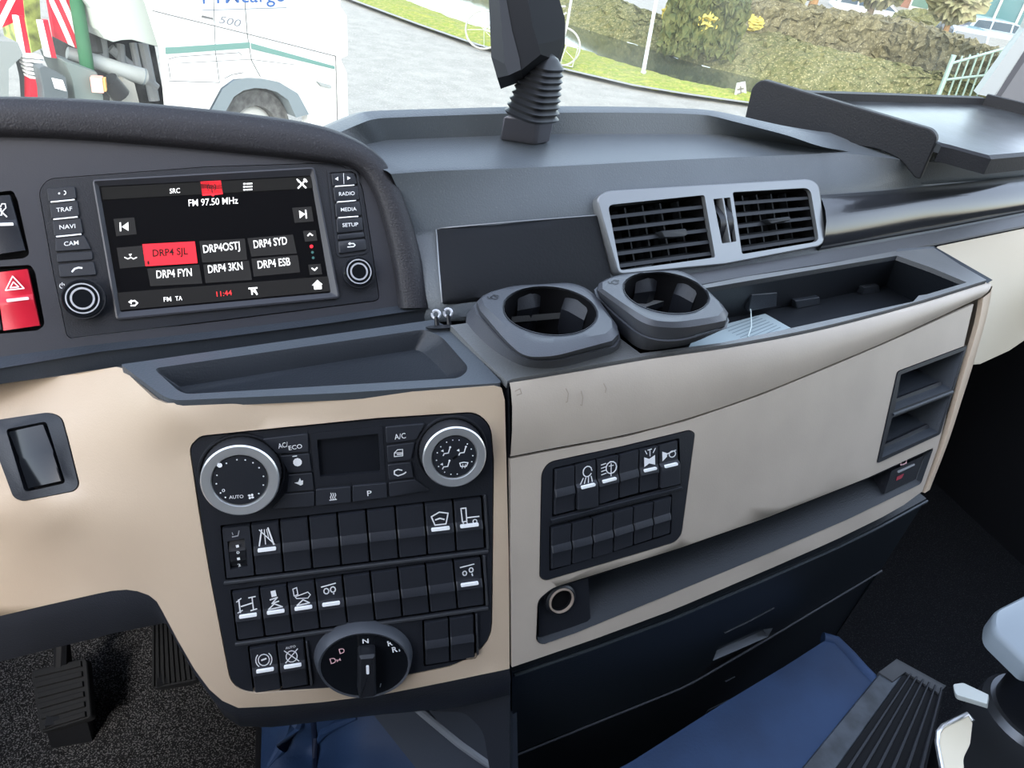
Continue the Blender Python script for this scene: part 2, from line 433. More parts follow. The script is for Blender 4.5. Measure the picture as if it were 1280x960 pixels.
# fascia foot: ledge and lip above the tray
L1 = resample([(-200, 472), (100, 433), (240, 417), (380, 400), (498, 382), (540, 380)], 40)
L2 = resample([(-200, 491), (0, 461), (125, 440), (260, 424), (400, 406), (500, 391), (541, 386)], 40)
L3 = resample([(-200, 510), (0, 480), (145, 458), (280, 440), (400, 424), (500, 408), (541, 401)], 40)
mb = MB().loft([[S_sc.P(u, v, -.012) for u, v in L1], [S_sc.P(u, v, .0) for u, v in L1], [S_sc.P(u, v, .010) for u, v in L2], [S_sc.P(u, v, .008) for u, v in shift(L2, 2.0)], [S_sc.P(u, v, .002) for u, v in L3], [S_sc.P(u, v, -.06) for u, v in L3]])
obj('ledge', mb, trayp, t, smooth=25)
# quarter rocker switches left of the radio
R1 = [(-28, 246), (14, 243), (34, 314), (-20, 322)]
k = obj('rocker_switch', MB().rocker(S_sc, R1), keyp, t, bevel=0)
obj('icon', MB().stroke(S_sc, [(2, 260), (4, 256), (8, 256), (9, 261), (6, 264), (3, 268)], 1.3, .004).stroke(S_sc, [(-6, 257), (10, 272)], 1.6, .004).stroke(S_sc, [(-3, 262), (3, 262), (4, 270), (-2, 270)], 1.2, .004), white, k)
obj('light_bar', MB().slab(S_sc, rpoly([(-14, 280.5), (18, 279.5), (18.6, 283), (-13.5, 284)], 1), .002, .0046), whitebar, k)
HZ = [(-6, 340), (36, 335), (52, 408), (3, 415)]
k = obj('hazard_switch', MB().rocker(S_sc, HZ), redp, t, label='red hazard light switch')
mb = MB()
mb.stroke(S_sc, [(17.3, 346), (8.5, 363.5), (31.5, 361)], 1.5, .0042, closed=True).stroke(S_sc, [(18.2, 353), (14.3, 360.3), (25, 359.2)], 1.5, .0042, closed=True)
obj('icon', mb, white, k)
obj('light_bar', MB().slab(S_sc, rpoly([(9.5, 374.5), (37, 371.5), (38, 375), (10.5, 378.3)], 1.2), .002, .0048), mat('pink_light_bar', (.9, .62, .66), .4), k)
R3 = [(-30, 345), (-9, 343), (4, 413), (-20, 418)]
obj('rocker_switch', MB().rocker(S_sc, R3), keyp, t)

# ------------------------------------------------------------ radio with screen
t = thing('infotainment_unit', 'dark radio unit with a lit touchscreen showing FM 97.50 MHz', 'radio', S_sc.P(270, 402))
SCR = [(124, 233), (388, 219.5), (413, 366), (151, 390)]                  # display glass
BEZ = [(116, 226), (392, 210), (424, 373), (146, 400)]
PLT = inset(RAD, 1.2)
mb = MB().sheet(S_sc, PLT, [rpoly(BEZ, 5)], .008, .0012)
obj('housing', mb, panelp, t)
mb = MB(); bz = rpoly(BEZ, 5, 4); sc_ = rpoly(SCR, 2, 4)
mb.loft([[S_sc.P(*p, -.006) for p in bz], [S_sc.P(*p, .0038) for p in bz], [S_sc.P(*p, .0042) for p in inset(bz, 2)], [S_sc.P(*p, .0006) for p in sc_]], True)
obj('bezel', mb, fascia, t, smooth=20)
mb = MB(); mb.loft([[S_sc.P(*p, -.004) for p in sc_], [S_sc.P(*p, .0006) for p in sc_]], True, True, True)
scr = obj('screen', mb, glassscr, t)
o1, o2, o3 = .0011, .0014, .0017
def tile(q, m=scr_t, name='touch_key'): return obj(name, MB().fill(S_sc, q, o1), m, scr)
TILES = [((178, 305.5), (243.5, 302), (247, 329), (182, 333)), ((249, 301.5), (306, 298.5), (309, 325), (253, 328.5)), ((309, 298), (366, 293.5), (371, 317), (314, 321)),
         ((184, 336), (249, 331), (253, 354.5), (188, 358)), ((254, 331), (311, 326), (315, 350), (257, 354)), ((314, 323.5), (372, 319), (375, 340.5), (317, 346))]
NM = ['DRP4 SJL', 'DRP4OSTJ', 'DRP4 SYD', 'DRP4 FYN', 'DRP4 3KN', 'DRP4 ESB']
TXT = [((191, 321), (235, 318), 8.5), ((254.5, 316.5), (300, 311.5), 9.5), ((317.5, 310.5), (359, 305.5), 9.5), ((196, 348), (240, 345), 9.5), ((260.5, 341.5), (303.5, 337), 9.5), ((322.5, 336), (363, 331.5), 9.5)]
for i, (q, s, (a, b, h)) in enumerate(zip(TILES, NM, TXT)):
    k = tile(q, scr_r if i == 0 else scr_t, 'preset_key')
    obj('preset_text', MB().text(S_sc, s, a, b, h, o2, bold=.022 if i == 0 else .010), scr_k if i == 0 else scr_w, scr)
obj('preset_number', MB().text(S_sc, '1', (184.5, 331), (187, 330.8), 4.5, o2), scr_k, scr)
tile([(126.5, 234.5), (388.5, 221), (391, 235.5), (129, 250)], mat('screen_bar', (.008, .008, .008), .15, emit=((.004, .004, .004), 1)), 'top_bar')
tile([(147, 366), (409.5, 345.5), (412, 364), (150.5, 388)], mat('screen_bar_low', (.008, .008, .008), .15, emit=((.006, .006, .0065), 1)), 'bottom_bar')
tile([(250.5, 227.5), (276, 226), (278.5, 243), (268.5, 244), (266.5, 246), (263.8, 244.3), (253, 245)], scr_r, 'radio_tab')
mb = MB(); mb.stroke(S_sc, [(264.3, 233), (265.2, 241)], 1.2, o2)
for r in (2.6, 5.2):
    for sg in (-1, 1):
        mb.stroke(S_sc, [(264.4+sg*r*math.cos(x), 234.5+r*math.sin(x)) for x in (-.8, -.4, 0, .4, .8)], .9, o2)
obj('radio_mark', mb, scr_k, scr)
for s, a, b, h in (('SRC', (212.5, 242.3), (225.2, 241.4), 6), ('FM 97.50 MHz', (236, 258.3), (297.5, 254.8), 8.4), ('FM', (205, 377.3), (214.3, 376.5), 5.6), ('TA', (219.5, 376.2), (228, 375.4), 5.6)):
    obj('screen_text', MB().text(S_sc, s, a, b, h, o2, bold=.002), scr_w, scr)
obj('clock_text', MB().text(S_sc, '11:44', (271, 371), (290, 369), 6.3, o2), scr_tr, scr)
mb = MB()
def put(nm):
    global mb
    obj(nm, mb, scr_w, scr); mb = MB()
for i in range(3):                                                      # list symbol
    y = 230.3+i*3.7; mb.stroke(S_sc, [(304.5, y), (306, y-.1)], 1.9, o2); mb.stroke(S_sc, [(308, y-.1), (314.8, y-.5)], 1.7, o2)
put('list_icon')
mb.stroke(S_sc, [(372, 225.5), (382, 235)], 2, o2).stroke(S_sc, [(382, 225), (372.5, 235.5)], 2, o2)         # tools
mb.stroke(S_sc, [(371, 224.5), (373.5, 228)], 1.5, o2).stroke(S_sc, [(380, 224.5), (383, 227.5)], 2.4, o2)
put('tools_icon')
mb.fill(S_sc, [(160.5, 278), (161, 289), (152.5, 284)], o3).stroke(S_sc, [(150.5, 279), (151, 289)], 1.8, o3)   
put('skip_back_icon')
mb.fill(S_sc, [(373.5, 263.5), (374.5, 273.5), (381, 268)], o3).stroke(S_sc, [(381.7, 263.3), (382.7, 273)], 1.8, o3)
put('skip_forward_icon')
mb.stroke(S_sc, [(156, 322), (160, 324), (164, 322), (167, 324), (171, 322)], 1.2, o3).fill(S_sc, [(161, 318), (165, 317.7), (163.2, 321)], o3)
put('tune_icon')
mb.stroke(S_sc, [(384.5, 295), (387, 292.3), (390.3, 294.6)], 1.7, o3)
put('up_icon')
mb.stroke(S_sc, [(389.6, 335.5), (393, 338), (396, 335)], 1.7, o3)
put('down_icon')
mb.stroke(S_sc, [(162, 377.5), (168.5, 376), (172, 379), (169, 382), (164, 382.2)], 1.7, o3).fill(S_sc, [(160.5, 377.8), (164.5, 374.5), (164.8, 380.5)], o3)
put('return_icon')
mb.fill(S_sc, [(389.5, 357), (396.3, 350), (403, 355.8)], o3).fill(S_sc, [(391.6, 356.5), (401.5, 355.7), (402, 361.5), (392.5, 362.2)], o3)
put('home_icon')
mb.stroke(S_sc, [(311, 361), (321, 360)], 2, o3).stroke(S_sc, [(314.5, 361), (315, 368)], 2, o3).stroke(S_sc, [(318, 362), (321, 368)], 2.2, o3).stroke(S_sc, [(311, 360), (321, 367.5)], 1.2, o3)
put('message_icon')
mb = MB()
for q in ([(142, 274), (168, 272), (171, 293), (145.5, 295.5)], [(365, 260), (389, 258.5), (392, 277), (368, 279)], [(378.5, 289), (394.5, 288), (396.5, 301), (381, 302.5)], [(385, 331), (400.5, 330), (402.5, 343), (387, 344)], [(146, 310), (180, 307), (183, 333), (150, 336)]):
    obj('arrow_key', MB().fill(S_sc, q, o1), scr_t, scr)
obj('page_dot', MB().fill(S_sc, ell(389, 308.3, 2.3, 2.3, 10), o2), scr_r, scr)
obj('page_dots', MB().fill(S_sc, ell(390.3, 315.7, 1.8, 1.8, 10), o2).fill(S_sc, ell(391.2, 322.5, 1.8, 1.8, 10), o2), mat('screen_teal', (.01, .03, .03), .2, emit=((.02, .05, .05), 1)), scr)
# left keys
YL = [(59.2, 235.5, 94.5, 232.5), (63, 254, 97.6, 250.6), (66.5, 275.5, 101.5, 272), (70, 297, 106, 293.5), (71.5, 316.5, 116, 313.5), (73.5, 330, 118, 326.5), (77, 348.5, 122.5, 345.5)]
KEYT = ['', 'TRAF', 'NAVI', 'CAM', '', '']
for i in range(6):
    a, b = YL[i], YL[i+1]
    q = [(a[0], a[1]+1.2), (a[2], a[3]+1.2), (b[2]-1.2, b[3]-1.2), (b[0]-1.2, b[1]-1.2)]
    k = obj('key', MB().slab(S_sc, rpoly(q, 2, 2), -.001, .0034, .0009, 1.0), keyp, t)
    c = bil(q, .5, .5); 
    if KEYT[i]:
        w = 9.8 if KEYT[i] != 'CAM' else 9
        obj('key_text', MB().text(S_sc, KEYT[i], (c[0]-w, c[1]+3.2), (c[0]+w, c[1]+1.4), 5.2, .0037), greyprint if 0 else white, k)
    if i == 0:
        obj('icon', MB().stroke(S_sc, [(c[0]+3+2.4*math.cos(x), c[1]-1+2.4*math.sin(x)) for x in (-1.5, -.7, 0, .7, 1.5)], 1.2, .0037).fill(S_sc, ell(c[0]-3, c[1]-.2, 1.3, 1.3, 8), .0037), white, k)
    if i == 5:
        obj('icon', MB().stroke(S_sc, [(c[0]-6, c[1]+2.5), (c[0]-3, c[1]-1), (c[0]+2, c[1]-2.5), (c[0]+6, c[1]-2)], 2.2, .0037), white, k)
    if i in (0, 1, 2):
        obj('light_bar', MB().slab(S_sc, rpoly([(b[0]+1, b[1]-1), (b[2]-3.2, b[3]-.7), (b[2]-3.2, b[3]+1.0), (b[0]+1, b[1]+.7)], .8, 1), .001, .0042), white, k)
# right keys
YR = [(412, 217, 441.5, 216), (414.5, 234.5, 447, 232.2), (417, 254, 449, 251.4), (418.5, 273.5, 452, 271), (420, 293, 454, 289.5), (420.7, 301.5, 456, 298), (422.5, 318.5, 458.5, 313.5)]
KEYT = ['', 'RADIO', 'MEDIA', 'SETUP', '', '']
for i in range(6):
    a, b = YR[i], YR[i+1]
    q = [(a[0]+1, a[1]+1), (a[2], a[3]+1), (b[2]-.6, b[3]-.8), (b[0]+.6, b[1]-.8)]
    k = obj('key', MB().slab(S_sc, rpoly(q, 2, 2), -.001, .0034, .0009, 1.0), keyp, t)
    c = bil(q, .52, .5)
    if KEYT[i]: obj('key_text', MB().text(S_sc, KEYT[i], (c[0]-9.7, c[1]+2.8), (c[0]+9.7, c[1]+1.7), 4.6, .0037), white, k)
    if i == 0:
        obj('icon', MB().fill(S_sc, [(421.8, 222), (422, 227), (417.6, 224.8)], .0037).fill(S_sc, [(433, 221.2), (433.2, 226.2), (437.4, 223.8)], .0037).stroke(S_sc, [(428.4, 218), (429, 231)], .7, .0037), white, k)
    if i == 5:
        obj('icon', MB().stroke(S_sc, [(433.5, 309.5), (441, 309), (443, 307), (441, 305.2), (436.5, 305.2)], 1.3, .0037).fill(S_sc, [(434, 305.5), (437, 303.2), (437, 307.4)], .0037), white, k)
    if i in (0, 1, 2):
        obj('light_bar', MB().slab(S_sc, rpoly([(b[0]+3.5, b[1]-1), (b[2]-5, b[3]-.3), (b[2]-5, b[3]+1.0), (b[0]+3.5, b[1]+.5)], .5, 1), .001, .0042), white, k)
obj('key_frame', MB().sheet(S_sc, rpoly([(408, 213), (440, 211), (447, 216), (460.5, 313), (456, 318), (424, 322), (420, 318)], 3), [rpoly([(411, 216.5), (439, 214.5), (444.5, 218), (458, 312), (454, 316), (424, 319.5)], 2)], .003, .0024), panelp, t)
def rotary(name, S, c, r, hgt, parent, body, ringm, face, rings=(), n=48, rb=None, label=None, knurl=0, facer=.66, chamf=.0015):
    """round knob standing on a surface; r in metres"""
    N = S.N(*c); o = S.P(*c); x = S.P(c[0]+3, c[1])-o; x /= np.linalg.norm(x); y = np.cross(N, x)
    def loop(rad, h, kn=0):
        return [o+N*h+(rad*(1+(kn if i % 2 else 0)))*(math.cos(2*math.pi*i/n)*x+math.sin(2*math.pi*i/n)*y) for i in range(n)]
    rb = rb or r
    mb = MB().loft([loop(rb, -.001), loop(rb, .001, -knurl), loop(r, hgt-chamf, -knurl), loop(r-.0008, hgt-chamf)], True)
    k = obj(name, mb, body, parent, label=label, smooth=40)
    if ringm:
        obj('ring', MB().loft([loop(r-.0004, hgt-chamf-.0005), loop(r+.0003, hgt-chamf+.0003), loop(r-.0006, hgt), loop(r*facer+.001, hgt-.0003), loop(r*facer, hgt-.0022)], True), ringm, k, smooth=25)
        obj('face', MB().loft([loop(r*facer+.0002, hgt-.0022), loop(r*facer-.0006, hgt-.0010)], True, False, True), face, k)
    else:
        obj('face', MB().loft([loop(r-.0008, hgt-chamf), loop(r-.0018, hgt), loop(.2*r, hgt+.0002)], True, False, True), face, k)
    for rr, w, m in rings:
        obj('ring', MB().loft([loop(r*rr-w, hgt+.0002), loop(r*rr-w, hgt+.0007), loop(r*rr+w, hgt+.0007), loop(r*rr+w, hgt+.0002)], True), m, k)
    return k, o, N, x, y
ringgrey = mat('knob_ring_grey', (.55, .56, .6), .3, .5)
rotary('volume_knob', S_sc, (106, 374.5), .0152, .012, t, panelp, None, gloss, ((.72, .0005, ringgrey), (.5, .0007, ringgrey)))
rotary('tuning_knob', S_sc, (446, 341), .0136, .010, t, panelp, None, gloss, ((.74, .0005, ringgrey), (.5, .0007, ringgrey)))
obj('power_mark', MB().stroke(S_sc, [(78+3*math.sin(a), 357.5-3*math.cos(a)) for a in np.linspace(.6, 5.7, 12)], .8, .0015).stroke(S_sc, [(78, 353.5), (78, 357)], .8, .0015), white, t)

# ------------------------------------------------------------ beige centre surround
HV = rpoly([(236, 558, 22), (250, 545, 10), (260, 543.5, 8), (470, 522.5, 0), (596, 514.5, 18), (614, 532, 14), (617.5, 575, 0), (616.5, 690, 0), (615, 803, 26), (572, 831.5, 20), (480, 850, 0), (419, 860, 0), (312, 867.5, 16), (288, 855, 20), (262, 720, 0)], 10)
SWP = rpoly([(-12, 526, 4), (62, 515, 12), (78, 521, 8), (86, 550, 0), (100, 606, 6), (94, 614, 6), (28, 627, 6), (17, 622, 8), (-12, 545, 2)], 8)
tp = [(-200, 511), (0, 480), (75, 470), (145, 458.5)]; rt = [(152, 460), (176, 483), (192, 498), (208, 504), (330, 500), (430, 495), (530, 488.5), (618, 482.5), (627, 485), (631, 500), (633.5, 600), (636, 700), (637, 836)]
BT = [(560, 852), (479, 868), (400, 878), (340, 883), (298, 885), (278, 876), (262, 862), (244, 838), (222, 800), (204, 766), (196, 752), (186, 744), (172, 739), (158, 737), (140, 738.5), (122, 742), (60, 756), (0, 770), (-200, 815)]
tB = thing('centre_surround', 'beige moulded panel curving around the climate controls and over the footwell', 'dashboard panel', S_hv.P(440, 878))
mb = MB().sheet(S_bg, tp+rt+BT, [HV, SWP], .006, 0, step=17)
obj('shell', mb, beige, tB, smooth=60)
BTX = [(637, 836), (600, 844)]+BT
a = [S_bg.P(u, v, -.0005) for u, v in BTX+[(-220, 820)]]
LO = [(637, 868), (600, 878), (560, 886), (479, 893), (400, 902), (340, 909), (300, 908), (280, 895), (264, 872), (246, 844), (224, 806), (209, 780), (203, 779), (196, 781), (180, 784), (160, 788), (140, 792), (122, 797), (60, 812), (0, 827), (-200, 878)]
b = [W(u, v, S_bg.Z(*p)+.035) for (u, v), p in zip(LO, BTX)]+[W(-220, 883, .68)]
mid = [.75*p+.25*q+np.array([0, -.004, 0]) for p, q in zip(a, b)]
back = [np.array([p[0]*1.15, 1.19, p[2]+.06]) for p in b]  # unseen run back to the bulkhead, added to keep light out below
obj('lower_trim', MB().loft([a, mid, b, back]), mat('lower_trim_plastic', (.022, .024, .030), .42, bump=.3, bscale=700), tB, smooth=50)
RC = [(11, 540), (57, 530), (80, 602), (35, 612)]
k = obj('switch_frame', MB().sheet(S_bg, inset(SWP, .8), [rpoly([(8, 537), (59, 527), (83, 604), (32, 615)], 5)], .012, .0008, step=20), panelp, tB)
obj('rocker_switch', MB().rocker(S_bg, RC, ((0, .0022), (.46, .0004), (.52, .0014), (1, .0012)), -.008), gloss, tB)
obj('switch_back', MB().fill(S_bg, [(8, 537), (59, 527), (83, 604), (32, 615)], -.008), deep, tB)

# ------------------------------------------------------------ open storage tray above the climate panel
TRO = rpoly([(151, 457, 3), (542, 401, 2), (562, 411, 4), (628, 480, 6), (430, 492.5, 0), (212, 502.5, 16)], 4)
t = thing('storage_tray', 'dark shallow tray with raised rim between radio and climate panel', 'tray', S_tr.P(400, 460, -.02))
TRI = rpoly([(192, 462, 8), (530, 413, 6), (552, 422, 8), (587, 462, 12), (575, 474, 10), (228, 494.5, 12)], 6, 5)
TRF = rpoly([(221, 484, 5), (519, 437, 5), (528, 440, 5), (561, 469, 5), (556, 473, 5), (236, 492.5, 8)], 6, 5)
obj('rim', MB().sheet(S_tr, TRO, [TRI], .006, .001), srailp, t)
zt = S_tr.P(400, 460)[2]
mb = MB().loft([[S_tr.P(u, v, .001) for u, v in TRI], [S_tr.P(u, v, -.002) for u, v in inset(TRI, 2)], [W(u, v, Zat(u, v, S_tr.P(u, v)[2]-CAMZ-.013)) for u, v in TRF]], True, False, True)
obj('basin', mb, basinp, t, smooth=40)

# ------------------------------------------------------------ climate panel with its switches
t = thing('climate_panel', 'black climate panel with two knobs and rows of rocker switches', 'control panel', S_hv.P(440, 866))
IN = inset(HV, 1.6)
ROW1 = [(277, 657.5), (601.5, 620), (606, 684), (283, 723)]; ROW2 = [(289.5, 738), (600.5, 694.5), (606, 755), (297, 799.5)]
R3L = [(311, 808), (380, 797), (386.5, 855), (318, 866)]; R3R = [(529, 776), (592, 766), (594, 821), (531, 831)]
def wel(q, d=1.5): return rpoly(inset(q, -d), 2, 2)
mb = MB().sheet(S_hv, IN, [wel(ROW1), wel(ROW2), wel(R3L), wel(R3R), rpoly([(396, 549), (472.5, 541.5), (475.5, 589.5), (400, 595.5)], 1.5)], .008, .0005)
obj('faceplate', mb, panelp, t)
mb = MB()
for q in (ROW1, ROW2, R3L, R3R): w = wel(q); mb.pit(S_hv, w, w, .008, o=.0005)
obj('switch_well', mb, deep, t)
# raised ridges under the switch rows
mb = MB()
for q in (ROW1, ROW2):
    a, b = np.array(q[3]), np.array(q[2])
    mb.slab(S_hv, rpoly([tuple(a+(-3, 3.0)), tuple(b+(4, 2.4)), tuple(b+(4, 6)), tuple(a+(-3, 6.6))], 1.2, 2), 0, .0022, .0008, .6)
q = ROW1; mb.slab(S_hv, rpoly([(604, 618), (607, 618), (611, 684), (608, 686)], 1, 2), 0, .0022, .0008, .5)
mb.slab(S_hv, rpoly([(603, 693), (606, 693), (610, 754), (607, 756)], 1, 2), 0, .0022, .0008, .5)
mb.slab(S_hv, rpoly([(382, 800), (384.5, 800), (391, 850), (390, 854), (388, 854)], 1, 2), 0, .003, .0008, .5)
mb.slab(S_hv, rpoly([(594, 766), (596, 766), (598, 815), (596, 818)], .8, 2), 0, .003, .0008, .5)
obj('ridge', mb, mat('ridge_plastic', (.035, .037, .042), .4), t)
# display
D = [(396, 549), (472.5, 541.5), (475.5, 589.5), (400, 595.5)]
obj('display', MB().pit(S_hv, rpoly(D, 1.5), rpoly(D, 1.5), .0025, o=.0005), mat('climate_display', (.008, .009, .012), .3, bump=.5, bscale=300), t)
obj('display_frame', MB().sheet(S_hv, [(388, 541), (478, 532), (482, 599), (394, 608)], [rpoly(D, 1.5)], .001, .0010), panelp, t)
# keys beside and below the display
HK = {'acE': [(328, 547.5), (384.5, 540.5), (386, 563.5), (347, 566)], 'hot': [(350, 568.5), (386.5, 565.5), (389.5, 587.5), (361, 590)], 'cool': [(361, 592), (390, 589.5), (392.5, 611), (358, 614)], 'bl': [(356, 616), (392.8, 612.8), (393.2, 631.5), (341, 634.5)],
      'heat': [(395, 610.5), (438, 606.5), (439, 626.5), (394.5, 631)], 'P': [(440.5, 606), (483, 602), (484, 620.5), (440.5, 626)], 'AC': [(481.5, 532.5), (531, 528), (520, 548.5), (483, 553.5)], 'def': [(483.3, 556), (518.5, 551.5), (513.5, 573.5), (484.5, 577)],
      'rec': [(484.5, 579.5), (513.5, 576), (517, 595.5), (486, 599)], 'br': [(486, 601.5), (518.5, 597.8), (537, 611.5), (486.5, 620)]}
o = .0028
for n_, q in HK.items():
    k = obj('key', MB().slab(S_hv, rpoly(q, 2, 2), 0, .0024, .0007, .8), keyp, t)
    mb = MB(); c = bil(q, .5, .5)
    if n_ == 'acE': mb.text(S_hv, 'AC/', (348.5, 559), (360.5, 556.5), 6, o).text(S_hv, 'ECO', (361.5, 561), (378, 558.3), 5.2, o)
    elif n_ == 'hot': mb.fill(S_hv, ell(372, 576, 5.6, 5.2, 10, .3), o).stroke(S_hv, [(366, 568.8), (371, 568)], 1.2, o)
    elif n_ == 'cool': mb.fill(S_hv, [(368, 601.5), (373, 600.5), (375, 595.5), (376.5, 599), (379, 598.5), (378.8, 603.5), (376, 605), (373, 603.5)], o)
    elif n_ == 'heat':
        for dx in (-2.6, 0, 2.6): mb.stroke(S_hv, [(416.5+dx, 622), (415.5+dx, 619.5), (417+dx, 617), (416+dx, 614.5)], 1, o)
        mb.stroke(S_hv, [(412, 623.3), (420.5, 622.3)], 1, o)
    elif n_ == 'P': mb.text(S_hv, 'P', (459, 618), (464.5, 617.5), 6.4, o)
    elif n_ == 'AC': mb.text(S_hv, 'A/C', (493, 548), (507, 546), 6.6, o)
    elif n_ == 'def': mb.stroke(S_hv, [(492.5, 569), (492.5, 564.5), (496.5, 560.5), (502.8, 560), (503, 568)], 1, o, closed=True).stroke(S_hv, [(493, 564.5), (502.5, 564)], .9, o).stroke(S_hv, [(496, 566.3), (502, 565.8)], 1.4, o)
    elif n_ == 'rec': mb.stroke(S_hv, [(502, 586), (497, 585), (492.5, 587), (492.5, 591), (497, 593), (504, 590.5), (507, 588.5)], 1.5, o)
    if mb.v: obj('icon', mb, white, k)
# rotary knobs
knobb = mat('knob_knurled', (.03, .031, .035), .35)
k, o_, N_, X_, Y_ = rotary('fan_knob', S_hv, (303, 590), .0252, .0165, t, knobb, chrome, panelp, n=96, rb=.0262, knurl=.012, facer=.71)
def on(o_, N_, X_, Y_, h, deg, r): a = math.radians(deg); return o_+N_*h+r*(math.cos(a)*X_+math.sin(a)*Y_)
class Face(Surf):
    """plane of a knob face, addressed in millimetres"""
    def __init__(s, o, N, x, y, h): s.o, s.n, s.x, s.y, s.h = o, N, x, y, h
    def P(s, u, v, off=0): return s.o+s.n*(s.h+off)+u*.001*s.x-v*.001*s.y
sg = 1 if Y_ @ UP > 0 else -1
FF = Face(o_, N_, X_, Y_*sg, .0165); mb = MB()
for d in (125, 98, 78, 58, 38, 12, -12, -38, 165, 188, 215, 232): mb.fill(FF, ell(15.3*math.cos(math.radians(d)), -15.3*math.sin(math.radians(d)), .55, .55, 8), -.0007)
mb.text(FF, 'AUTO', (-7, 13.2), (2.2, 12.6), 2.4, -.0007).text(FF, '0', (-11.5, 8.2), (-9.6, 8), 2.2, -.0007)
for a in range(4): mb.fill(FF, ell(7+1.3*math.cos(a*1.571+.6), 11.5+1.3*math.sin(a*1.571+.6), 1.0, .8, 8, 0, a*1.571), -.0007)
obj('face_marks', mb, white, k); obj('pointer', MB().fill(FF, ell(-12.9, -11.6, 1.7, 1.7, 12), .0004), white, k)
k, o_, N_, X_, Y_ = rotary('air_direction_knob', S_hv, (564, 562), .0228, .0165, t, knobb, chrome, panelp, n=96, rb=.0238, knurl=.012, facer=.70)
FF = Face(o_, N_, X_, Y_*sg, .0165); mb = MB()
for d in (100, 80, 120, 143, 165, 190, 212, 240, 262, 282, 50, 28, 5, -15): mb.fill(FF, ell(13.2*math.cos(math.radians(d)), -13.2*math.sin(math.radians(d)), .5, .5, 8), -.0007)
for cx, cy in ((-6.4, -4.2), (5.0, -4.6), (-6.2, 6.0)):                 # seated figures
    mb.stroke(FF, [(cx+2.4, cy-2.6), (cx+1.6, cy+1), (cx-1.4, cy+1.4), (cx-2, cy+3)], .8, -.0007).fill(FF, ell(cx+2.6, cy-3.4, .8, .8, 8), -.0007).fill(FF, [(cx-4, cy-.5), (cx-2.2, cy-1.8), (cx-1.8, cy+.3)], -.0007)
mb.stroke(FF, [(4, 4.5), (7, 3.8), (10, 4.2), (9, 7), (5, 7.2)], .7, -.0007, closed=True).stroke(FF, [(6, 8.5), (6.4, 5.5)], .5, -.0007).stroke(FF, [(8, 8.3), (8.2, 5.5)], .5, -.0007)
obj('face_marks', mb, white, k); obj('pointer', MB().stroke(FF, [(-.9, 1), (1.2, -.7)], 1.7, -.0006), deep, k)
for c, r in (((303, 590), .0285), ((564, 562), .0262)):
    O = S_hv.P(*c); N = S_hv.N(*c); x = S_hv.P(c[0]+3, c[1])-O; x /= np.linalg.norm(x); y = np.cross(N, x)
    lp = lambda rr, h: [O+N*h+rr*(math.cos(i*math.pi/24)*x+math.sin(i*math.pi/24)*y) for i in range(48)]
    obj('knob_collar', MB().loft([lp(r+.001, 0), lp(r, .002), lp(r-.001, .002), lp(r-.002, .0006)], True, False, True), blackp, t, smooth=25)
